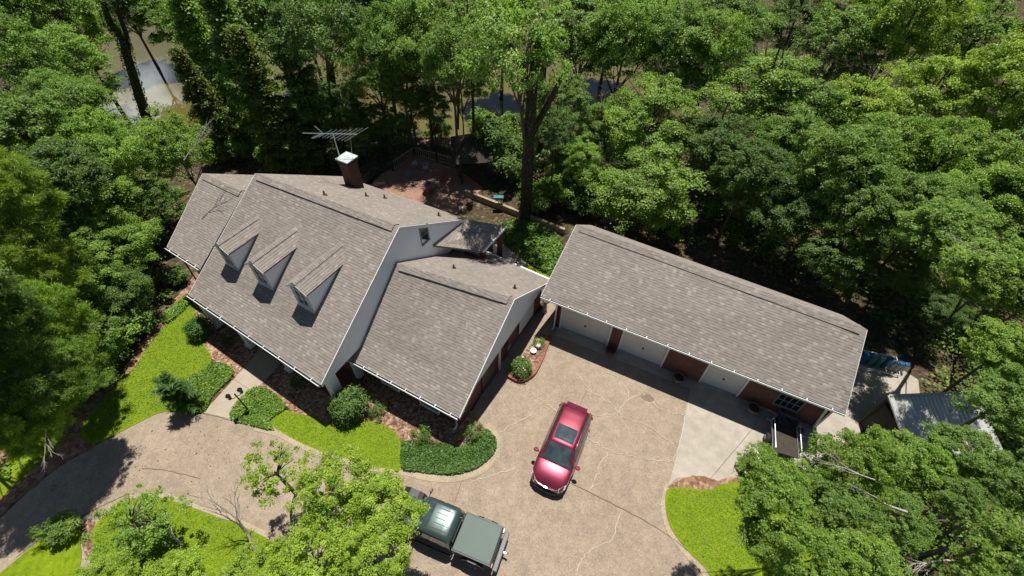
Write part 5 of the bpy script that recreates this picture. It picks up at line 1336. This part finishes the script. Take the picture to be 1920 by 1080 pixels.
# ------------------------------------------------------------------ trees: kind, px, py, crown height, radius, colour, label
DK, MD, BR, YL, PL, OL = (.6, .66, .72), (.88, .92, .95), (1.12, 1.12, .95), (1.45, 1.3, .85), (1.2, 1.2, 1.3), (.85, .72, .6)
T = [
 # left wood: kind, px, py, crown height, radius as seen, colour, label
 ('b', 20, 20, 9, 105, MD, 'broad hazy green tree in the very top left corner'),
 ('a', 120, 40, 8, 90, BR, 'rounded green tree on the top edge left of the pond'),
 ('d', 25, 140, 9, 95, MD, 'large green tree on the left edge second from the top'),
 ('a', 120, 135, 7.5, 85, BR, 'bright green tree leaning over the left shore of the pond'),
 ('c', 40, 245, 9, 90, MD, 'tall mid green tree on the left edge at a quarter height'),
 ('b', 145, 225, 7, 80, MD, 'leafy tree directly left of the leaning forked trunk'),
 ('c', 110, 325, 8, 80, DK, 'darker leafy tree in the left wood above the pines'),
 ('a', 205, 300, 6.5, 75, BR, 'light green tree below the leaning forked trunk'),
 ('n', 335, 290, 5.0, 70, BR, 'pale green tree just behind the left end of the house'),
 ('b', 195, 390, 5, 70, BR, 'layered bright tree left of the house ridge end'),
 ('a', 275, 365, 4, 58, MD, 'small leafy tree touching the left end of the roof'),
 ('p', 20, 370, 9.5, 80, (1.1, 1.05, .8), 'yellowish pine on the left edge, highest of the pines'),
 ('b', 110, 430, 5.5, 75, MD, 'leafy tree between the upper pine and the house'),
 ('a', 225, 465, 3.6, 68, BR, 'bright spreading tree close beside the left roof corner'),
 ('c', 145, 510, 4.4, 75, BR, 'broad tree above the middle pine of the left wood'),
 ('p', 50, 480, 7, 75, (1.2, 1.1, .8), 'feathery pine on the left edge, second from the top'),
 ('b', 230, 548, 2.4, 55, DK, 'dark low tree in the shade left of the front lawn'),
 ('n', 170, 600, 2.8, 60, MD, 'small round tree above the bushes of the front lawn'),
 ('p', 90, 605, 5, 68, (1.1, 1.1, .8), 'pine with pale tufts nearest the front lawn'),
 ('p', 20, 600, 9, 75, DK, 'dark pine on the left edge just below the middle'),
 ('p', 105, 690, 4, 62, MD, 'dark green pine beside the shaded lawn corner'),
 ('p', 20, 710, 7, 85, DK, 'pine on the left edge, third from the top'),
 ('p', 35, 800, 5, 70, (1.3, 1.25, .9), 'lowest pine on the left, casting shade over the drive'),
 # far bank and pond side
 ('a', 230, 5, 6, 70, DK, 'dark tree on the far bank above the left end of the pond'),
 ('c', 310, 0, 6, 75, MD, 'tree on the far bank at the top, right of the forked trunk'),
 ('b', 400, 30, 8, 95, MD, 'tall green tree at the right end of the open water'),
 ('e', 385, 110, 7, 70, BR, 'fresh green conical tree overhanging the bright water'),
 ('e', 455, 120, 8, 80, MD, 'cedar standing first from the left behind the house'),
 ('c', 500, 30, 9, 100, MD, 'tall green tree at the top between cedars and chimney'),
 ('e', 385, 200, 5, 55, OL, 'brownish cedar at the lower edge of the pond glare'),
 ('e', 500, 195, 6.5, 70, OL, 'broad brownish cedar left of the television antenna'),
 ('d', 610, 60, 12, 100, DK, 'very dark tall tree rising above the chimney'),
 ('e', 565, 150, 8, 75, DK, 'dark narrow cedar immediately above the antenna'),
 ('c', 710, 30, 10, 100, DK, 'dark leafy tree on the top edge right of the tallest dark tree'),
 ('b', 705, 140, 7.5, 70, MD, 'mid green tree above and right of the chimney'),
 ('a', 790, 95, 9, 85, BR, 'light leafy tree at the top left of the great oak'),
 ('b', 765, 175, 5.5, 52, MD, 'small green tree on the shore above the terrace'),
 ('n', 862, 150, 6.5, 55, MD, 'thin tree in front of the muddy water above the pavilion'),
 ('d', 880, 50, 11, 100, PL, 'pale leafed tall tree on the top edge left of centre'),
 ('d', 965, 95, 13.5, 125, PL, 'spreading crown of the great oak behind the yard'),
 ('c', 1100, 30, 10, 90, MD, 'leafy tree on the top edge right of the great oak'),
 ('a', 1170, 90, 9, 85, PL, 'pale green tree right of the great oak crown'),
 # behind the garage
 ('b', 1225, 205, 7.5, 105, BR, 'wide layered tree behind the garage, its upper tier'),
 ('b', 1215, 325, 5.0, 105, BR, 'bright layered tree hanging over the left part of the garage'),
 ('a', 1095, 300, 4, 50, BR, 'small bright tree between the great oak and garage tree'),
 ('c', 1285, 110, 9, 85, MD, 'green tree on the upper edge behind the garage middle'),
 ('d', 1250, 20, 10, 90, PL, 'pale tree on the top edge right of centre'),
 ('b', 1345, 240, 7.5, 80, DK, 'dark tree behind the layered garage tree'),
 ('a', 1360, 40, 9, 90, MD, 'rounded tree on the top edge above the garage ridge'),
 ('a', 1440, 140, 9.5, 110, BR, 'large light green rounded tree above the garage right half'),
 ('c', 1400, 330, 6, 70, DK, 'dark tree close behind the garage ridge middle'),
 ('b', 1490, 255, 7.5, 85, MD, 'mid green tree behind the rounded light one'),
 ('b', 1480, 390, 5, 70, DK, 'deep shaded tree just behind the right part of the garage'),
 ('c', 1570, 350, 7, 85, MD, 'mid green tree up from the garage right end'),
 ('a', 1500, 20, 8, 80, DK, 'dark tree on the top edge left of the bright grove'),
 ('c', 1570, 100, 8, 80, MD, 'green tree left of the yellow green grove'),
 ('a', 1690, 70, 10, 100, YL, 'tall yellow green tree at the top right'),
 ('c', 1610, 190, 8.5, 80, YL, 'bright tree on the left side of the yellow green grove'),
 ('b', 1740, 180, 9, 90, YL, 'yellow green tree in the middle of the right grove'),
 ('a', 1840, 60, 9, 100, BR, 'bright tree in the top right corner'),
 ('c', 1650, 290, 8, 85, BR, 'green tree right of the garage, halfway up'),
 ('c', 1880, 190, 10, 100, YL, 'yellow green tree on the right edge near the top'),
 ('b', 1770, 300, 8.5, 90, BR, 'olive green tree in the right wood above the pale one'),
 ('c', 1590, 470, 5, 68, DK, 'dark tree directly beyond the garage right end'),
 ('c', 1680, 400, 7, 72, MD, 'tree in the right wood just above the dark gap'),
 ('s', 1800, 420, 9.5, 85, PL, 'pale star leafed tree on the right at mid height'),
 ('a', 1900, 320, 9.5, 85, BR, 'bright tree on the right edge at a third of the height'),
 ('b', 1700, 520, 4, 45, DK, 'shaded tree beside the barrels'),
 ('s', 1885, 480, 10, 85, BR, 'star leafed tree on the right edge just below the middle'),
 ('s', 1850, 535, 9, 65, BR, 'star leafed tree beside the dark gap behind the barrels'),
 ('s', 1905, 640, 8.5, 65, BR, 'star leafed tree reaching over the shed from the right'),
 ('s', 1905, 740, 10, 80, MD, 'star leafed tree on the right edge above the dark gap'),
 # lower right
 ('s', 1425, 880, 8, 50, BR, 'small star leafed crown at the left, before the trailer'),
 ('s', 1470, 950, 8.5, 80, BR, 'star leafed crown over the corner of the side lawn'),
 ('s', 1590, 870, 9, 80, BR, 'star leafed tree crown in front of the garage right corner'),
 ('s', 1705, 860, 9, 70, BR, 'star leafed crown hiding the front of the shed'),
 ('s', 1590, 970, 9.5, 85, MD, 'star leafed crown in the middle of the lower right group'),
 ('s', 1500, 1060, 9.5, 80, BR, 'star leafed crown on the bottom edge right of the side lawn'),
 ('s', 1620, 1070, 10, 70, BR, 'star leafed crown on the bottom edge left of the dark gap'),
 ('s', 1810, 850, 9.5, 75, MD, 'star leafed crown right of the shed front'),
 ('s', 1895, 890, 10, 70, MD, 'star leafed crown on the right edge in the lower quarter'),
 ('s', 1860, 1060, 10.5, 85, BR, 'star leafed crown in the bottom right corner'),
 # lower left
 ('n', 640, 925, 5.5, 95, YL, 'bright fine leafed tree covering the hood of the pickup'),
 ('n', 708, 960, 5.5, 85, YL, 'bright fine leafed crown touching the pickup roof'),
 ('n', 700, 1050, 5.5, 75, YL, 'bright fine leafed crown on the bottom edge beside the pickup'),
 ('n', 590, 1050, 5.5, 95, YL, 'bright fine leafed tree at the bottom, left of the pickup'),
 ('n', 455, 1085, 4.5, 70, YL, 'fine leafed tree on the bottom edge over the island lawn'),
 ('n', 320, 1095, 4.5, 75, YL, 'fine leafed tree on the bottom edge over the left island tip'),
 ('n', 190, 1095, 4.5, 65, YL, 'fine leafed tree at the bottom left over the verge'),

 # trees outside the left edge that shade the drive, and fillers
 ('d', -55, 660, 8, 100, MD, 'tall tree just outside the left edge shading the drive'),
 ('d', -140, 730, 8, 110, MD, 'broad tree outside the left edge below the middle'),
 ('c', -140, 560, 11, 130, MD, 'tallest tree outside the left edge'),
 ('p', 50, 760, 4.5, 65, (1.1, 1.1, .8), 'pine standing over the edge of the shaded drive'),
 ('d', 845, 105, 10.5, 85, MD, 'tall tree over the terrace, left of the great oak'),
 ('a', 745, 105, 9, 80, MD, 'leafy tree shading the left half of the terrace'),
 ('d', 1045, 235, 7.5, 55, DK, 'dark sparse tree between oak trunk and the garage corner'),
 ('s', 1440, 1015, 8, 60, BR, 'star leafed crown spreading over the side lawn'),
 ('s', 1690, 960, 9, 65, MD, 'star leafed crown at the upper left of the dark gap'),
 ('s', 1520, 900, 8.5, 62, BR, 'star leafed crown between the trailer and the shed crowns'),
 ('s', 1800, 940, 9.5, 55, MD, 'star leafed crown over the upper right of the dark gap'),
 ('b', 1775, 575, 3.5, 45, DK, 'shaded tree between the barrels and the right edge'),
 ('a', 2040, 150, 9, 120, MD, 'tree just outside the right edge near the top'),
 ('c', 2040, 380, 9, 120, BR, 'tree just outside the right edge at a third of the height'),
 ('b', 2190, 620, 9, 120, MD, 'tree just outside the right edge below the middle'),
 ('s', 2080, 880, 9.5, 110, MD, 'tree outside the right edge in the lower quarter'),
 ('a', 2200, 260, 9, 130, MD, 'farther tree outside the right edge, upper part'),
 ('c', 2230, 520, 9, 130, MD, 'farther tree outside the right edge, middle part'),
 ('b', 640, 200, 5, 52, DK, 'low dark tree on the shore right behind the antenna'),
 ('a', 700, 215, 4, 42, MD, 'low green tree on the shore behind the chimney top'),
 ('b', 560, 225, 4, 50, DK, 'dark low tree under the left arm of the antenna'),
 ('a', 810, 205, 4, 38, MD, 'small tree on the bank behind the balustrade'),
 ('c', 1060, 170, 8, 62, MD, 'mid green tree just right of the great oak trunk'),
 ('b', 1130, 210, 6, 60, MD, 'tree filling the shore between oak and layered tree'),
 ('a', 1010, 225, 4, 40, DK, 'dark small tree at the foot of the oak by the water'),
 ('c', 1625, 400, 7, 70, MD, 'tree above the right end of the garage ridge'),
 ('d', 1330, 120, 9, 80, BR, 'sparse light tree between two rounded crowns at top'),
 ('a', 1520, 170, 9, 80, MD, 'mid green tree left of the bright grove, second row'),
 ('b', 1620, 20, 8, 85, BR, 'tree on the top edge over the yellow green grove'),
 ('a', 1780, 15, 9, 80, MD, 'tree on the top edge, second from the right corner'),
 ('c', 1150, 5, 8, 80, MD, 'tree on the top edge above the pale green one'),
 ('c', 940, 0, 9, 85, MD, 'tree on the top edge exactly above the great oak trunk'),
 ('b', 560, 5, 8, 85, MD, 'tree on the top edge between cedars and the tallest dark tree'),
 ('b', 1830, 380, 8, 75, BR, 'tree behind the pale star leafed one on the right'),
 ('c', 1740, 400, 8, 70, MD, 'tree left of the pale star leafed one'),
 ('a', 1940, 560, 9, 70, BR, 'round crown on the right edge between two star leafed ones'),
]
def plant_r(k, px, py, zc, rpx, lb, c, rot=0):
    ln = .75 if (px < 200 and py > 550) else .35 if (px < 330 and py > 250) or (px > 1380 and py > 350) or py > 820 else 0
    g = U(px, py, zc); foot = None
    if px > 1380 and py > 800: foot = U(1735 + (px - 1640) * .25, 1010 + (py - 950) * .3, 0)
    if lb.startswith('spreading crown'): foot = U(985, 412, 0)
    if lb.startswith('very dark tall'): foot = U(640, 275, 0)
    return plant(k, px, py, zc, rpx * (g - CAM).dot(_fw) / FPX / 1.08, lb, c, rot=rot, lean=ln, foot=foot)
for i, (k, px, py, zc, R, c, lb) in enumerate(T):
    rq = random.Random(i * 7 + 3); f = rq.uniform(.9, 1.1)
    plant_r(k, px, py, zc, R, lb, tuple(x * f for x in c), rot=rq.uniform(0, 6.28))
# thin sparse tree with many bare twigs over the drive
PR['t'] = proto(31, 8, 3.0, 5.0, leaf=0.17, boughs=20, tips=9, per=60, crad=.13, flat=.5, trunk_r=0.1, open_=0.5, bark='palebark'); KIND['t'] = 'broadleaf_tree'
plant_r('t', 510, 880, 5, 75, 'thin half bare tree spreading over the circular drive', YL, 1.0)
plant_r('t', 240, 975, 3.5, 80, 'half bare tree with pale trunk on the island lawn tip', BR, 2.4)

# ------------------------------------------------------------------ shrubs
PR['g'] = proto(41, 2, 1.0, 1.0, leaf=0.105, boughs=26, tips=12, per=36, crad=.3, flat=.8, trunk_r=0.05, rz=.95, mat='gloss'); KIND['g'] = 'bush'; CATS['g'] = 'bush'
PR['w'] = proto(42, 2, 1.0, .8, leaf=0.10, boughs=12, tips=7, per=22, crad=.28, flat=.8, trunk_r=0.03, rz=.8, mat='gloss', open_=.2); KIND['w'] = 'bush'; CATS['w'] = 'bush'
for k, px, py, R, c, lb in (
    ('g', 660, 775, .95, (1.15, 1.1, 1.2), 'clipped round glossy bush at the corner column of the porch'),
    ('g', 382, 628, .75, MD, 'rounded bush at the left end of the front porch'),
    ('w', 708, 778, .55, BR, 'small bush on the mulch right of the round clipped one'),
    ('w', 792, 818, .6, BR, 'small bush under the wing front windows'),
    ('w', 889, 815, .6, BR, 'young bush at the front corner of the wing'),
    ('w', 640, 790, .35, DK, 'tiny bush at the foot of the corner column'),
    ('w', 430, 645, .4, DK, 'small shaded plant in front of the porch, between columns'),
    ('w', 560, 722, .45, DK, 'dark little plant before the porch near its right end'),
    ('g', 978, 697, .62, (1.3, 1.25, 1.3), 'rose bush with pink flowers in the brick edged bed'),
    ('w', 1011, 647, .45, (1.6, 1.5, 1.2), 'light leggy plant at the top of the brick edged bed'),
    ('u', 335, 530, .8, DK, 'small bush in the shade under the left bay eave'),
    ('u', 232, 650, 1.3, BR, 'dense bright bush on the left edge of the front lawn'),
    ('u', 200, 690, 1.4, MD, 'rounded bush beyond the soil strip of the front lawn'),
    ('u', 272, 610, 1.3, MD, 'leafy bush by the upper soil strip of the lawn'),
    ('u', 150, 735, 1.2, DK, 'dark bush by the lower soil strip of the lawn'),
    ('u', 545, 315, 1.9, BR, 'lone bright bush behind the roof below the antenna'),
    ('u', 128, 1000, .75, MD, 'dark glossy bush between drive and verge at lower left'),
    ('u', 290, 1010, 1.1, MD, 'bushy growth around the island tree'),
    ('u', 460, 300, 1.6, MD, 'green bush in the gloom behind the main ridge'),
    ('u', 720, 275, 1.4, DK, 'dark bush beside the terrace steps'),
    ('u', 1000, 395, 1.5, MD, 'bush at the foot of the great oak'),
    ('u', 1045, 385, 1.7, MD, 'wide bush right of the great oak foot'),
    ('u', 1085, 400, 1.5, DK, 'dark bush at the far left corner of the garage'),
    ('u', 950, 300, 2.2, DK, 'vine covered mound hiding the right side of the pavilion'),
    ('u', 905, 285, 1.7, DK, 'dark vines heaped on the pavilion roof'),
    ('u', 668, 262, 1.7, MD, 'bush on the shore right of the chimney top'),
    ('u', 765, 256, 1.5, BR, 'bush on the bank behind the terrace corner'),
    ('u', 828, 262, 1.3, MD, 'bush on the bank behind the middle of the balustrade'),
    ('u', 905, 258, 1.6, BR, 'waterside bush above the pavilion roof'),
    ('u', 960, 262, 1.6, MD, 'waterside bush left of the oak trunk'),
    ('u', 1060, 330, 1.7, MD, 'bush in the shade below the second trunk'),
    ('u', 590, 285, 1.6, DK, 'shaded bush below the antenna mast'),
    ('u', 1420, 915, 1.0, MD, 'bush at the soil edge of the side lawn')):
    t = plant(k, px, py, 0, R, lb, c, base=True)
    if 'rose bush' in lb:
        rd_ = random.Random(2)
        for j in range(9):
            m = MB(); a = rd_.uniform(0, 6.28); q = Vector((.5 * math.cos(a) * rd_.uniform(.3, 1), .5 * math.sin(a) * rd_.uniform(.3, 1), rd_.uniform(.85, 1.1)))
            m.lathe(q, [(0, -.04), (.05, -.01), (.06, .02), (0, .05)], 7); m.build('flower', M['pink'], t)
# raise the vines onto the pavilion
for ob in bpy.data.objects:
    if ob.get('label', '').startswith('dark vines heaped'): ob.location = (G0.x + 1.0, G0.y - .2, 2.2)
    if ob.get('label', '').startswith('vine covered mound'): ob.location = (G0.x + 2.6, G0.y - 1.2, 0)

# strappy dark plum yew beside the walk
g = U(357, 765, .05); t = thing('conical_shrub', 'dark upright needle leafed shrub between lawn and front walk', 'shrub', (g.x, g.y, .05))
rng = np.random.default_rng(9); C, N, A, LL = [], [], [], []
for k in range(75):
    h0 = rng.uniform(.1, 2.0); az = rng.uniform(0, 6.28); outw = (.78 - .2 * h0) * rng.uniform(.5, 1.25); d = np.array([math.cos(az), math.sin(az), 0])
    for q in range(16):
        f = q / 15; c = np.array([0, 0, h0]) + d * outw * f + np.array([0, 0, .75 * f - .35 * f * f])
        for sg in (-1, 1):
            side = np.array([-d[1], d[0], 0]) * sg; ax = side * .8 + d * .6 + np.array([0, 0, .35]) + rng.normal(size=3) * .12; ax /= np.linalg.norm(ax)
            C.append(c + ax * .08); A.append(ax); N.append(np.array([0, 0, 1.0]) + rng.normal(size=3) * .3)
C, N, A = map(np.array, (C, N, A)); N /= np.linalg.norm(N, axis=1, keepdims=True)
V, r = leaf_quads(C, N, A, np.full(len(C), .19), np.full(len(C), .018), rng.uniform(0, .6, len(C)))
o = bpy.data.objects.new('foliage', leaf_mesh('foliage', V, r, M['gloss'])); col.objects.link(o); o.parent = t; o.color = (.75, .9, .8, 1)
m = MB(); m.tube([(0, 0, 0), (0, 0, 1.7)], [.06, .02], 6); m.build('stem', M['bark'], t); t.scale = (1.15, 1.15, 1.25)

# ------------------------------------------------------------------ single trunks that show
def trunk_px(name, label, foot, pts, r0, mat='darkbark', cat='tree', forks=(), zfoot=0, ivy=0):
    g = U(foot[0], foot[1], zfoot); t = thing(name, label, cat, tuple(g))
    P = [g - Z * .1] + [UY(x, y, g.y + dy) for x, y, dy in pts]
    m = MB(); P = smooth_line(P, 4); m.tube(P, [r0 * (1.15 - .6 * i / (len(P) - 1)) for i in range(len(P))], 10)
    for f in forks:
        Q = smooth_line([UY(x, y, g.y + dy) for x, y, dy in f], 4); m.tube(Q, [r0 * .65 * (1 - .55 * i / (len(Q) - 1)) for i in range(len(Q))], 8)
    m.build('trunk', M[mat], t, off=g)
    if ivy:
        rng = np.random.default_rng(ivy); C = []
        for p in P:
            for q in range(60): d = unit(rng, 1)[0]; C.append(np.array(p) + d * r0 * 1.5 * np.array([1, 1, .8]))
        for a_, b_ in zip(P[:-1], P[1:]):
            for q in range(50): d = unit(rng, 1)[0]; C.append(np.array(a_.lerp(b_, rng.random())) + d * r0 * 1.4)
        C = np.array(C); n = len(C); N = unit(rng, n) + np.array([0, 0, .7]); N /= np.linalg.norm(N, axis=1, keepdims=True)
        L = .11 * rng.uniform(.6, 1.2, n); V, r = leaf_quads(C - np.array(g), N, unit(rng, n), L, L * .6, rng.uniform(0, .6, n))
        o = bpy.data.objects.new('ivy', leaf_mesh('ivy', V, r, M['leaf'])); col.objects.link(o); o.parent = t; o.color = (.6, .7, .5, 1)
    return t
trunk_px('leaning_tree', 'leaning ivy covered forked dark trunk in front of the bright water', (275, 224), [(258, 170, 0), (240, 110, 0), (228, 70, 0), (205, 40, 0), (190, -10, 0)], .42, forks=[[(240, 110, 0), (238, 70, 0), (222, 20, 0), (218, -30, 0)]], zfoot=-1.2, ivy=5)
trunk_px('tall_tree', 'thick dark trunk rising behind the chimney', (640, 275), [(628, 200, 0), (618, 120, 0), (612, 60, 0)], .42, 'darkbark', ivy=6)
trunk_px('tall_tree', 'thick dark trunk and rising limbs of the great oak', (985, 412), [(990, 300, 0), (996, 200, 0), (1004, 110, .2), (1012, 60, .3)], .43, 'darkbark', forks=[[(992, 260, 0), (1030, 190, .5), (1060, 130, 1)], [(998, 190, 0), (975, 120, -.4), (950, 70, -1)]], ivy=7)
trunk_px('tall_tree', 'second dark trunk on the shore right of the great oak trunk', (1012, 285), [(1014, 200, 0), (1020, 120, 0), (1024, 70, 0)], .32, 'darkbark')
trunk_px('tall_tree', 'slender trunk against the muddy water above the pavilion', (858, 240), [(860, 190, 0), (863, 150, 0)], .14, 'bark')

# dead and bare branches
def bare(name, label, base, L, n, seed, r=.05, up=.3, spread=1.0, rz=0, mat='palebark', cat='dead branch', lean=(0, 0)):
    rd = random.Random(seed); t = thing(name, label, cat, tuple(base), rz); m = MB()
    def grow(p, d, l, r_, dep):
        q = p + d * l; k = p.lerp(q, .5) + Vector((rd.uniform(-.08, .08), rd.uniform(-.08, .08), rd.uniform(-.05, .05))) * l
        m.tube([p, k, q], [r_, r_ * .8, r_ * .55], 5, False)
        if dep:
            for _ in range(n if dep > 1 else 2):
                s = p.lerp(q, rd.uniform(.35, 1)); d2 = (d + Vector((rd.uniform(-1, 1), rd.uniform(-1, 1), rd.uniform(-.4, .6))) * spread * .75).normalized(); grow(s, d2, l * rd.uniform(.5, .75), r_ * .5, dep - 1)
            grow(q, (d + Vector((rd.uniform(-.3, .3), rd.uniform(-.3, .3), rd.uniform(-.1, .2)))).normalized(), l * .7, r_ * .5, dep - 1)
    grow(Vector((0, 0, 0)), Vector((lean[0], lean[1], up)).normalized(), L, r, 3); m.build('branches', M[mat], t); return t
def zup(px, py, z): g = U(px, py, z); return (g.x, g.y, z)
bare('dead_branch', 'bleached bare branch hanging in the dark gap at lower right', zup(1790, 1050, 9), .9, 3, 3, .035, .1, .8, lean=(-1, -.1))
bare('bare_tree', 'leafless pale young tree at the drive edge, left of the leafy one', (U(480, 1035).x, U(480, 1035).y, 0), 2.0, 3, 8, .07, 1, .6, cat='bare tree', lean=(-.25, .5))
bare('bare_tree', 'leafless pale tree rising from the island lawn', (U(345, 1025).x, U(345, 1025).y, 0), 1.4, 3, 12, .06, 1, .6, cat='bare tree', lean=(-.5, .4))
bare('dead_branch', 'long crooked pale branch drooping over the shaded drive at left', zup(85, 800, 5), .8, 2, 5, .028, -.25, .6, lean=(.5, -1))
bare('dead_branch', 'dead grey twigs sticking out of the crown near the left roof end', zup(345, 300, 9.0), 1.3, 3, 21, .04, .6, .5, lean=(.7, .5))
for i_, (x, y, z, lb) in enumerate(((1640, 900, 10.5, 'pale bare twig among the star leaves right of the garage corner'), (1700, 960, 9.5, 'stout pale limb crossing the dark gap at lower right'), (1870, 480, 12, 'pale bare twig on the right edge above mid height'))):
    bare('dead_branch', lb, zup(x, y, z), .9, 2, 50 + i_, .05 if i_ == 1 else .025, .15, .6, lean=(-1, .35))
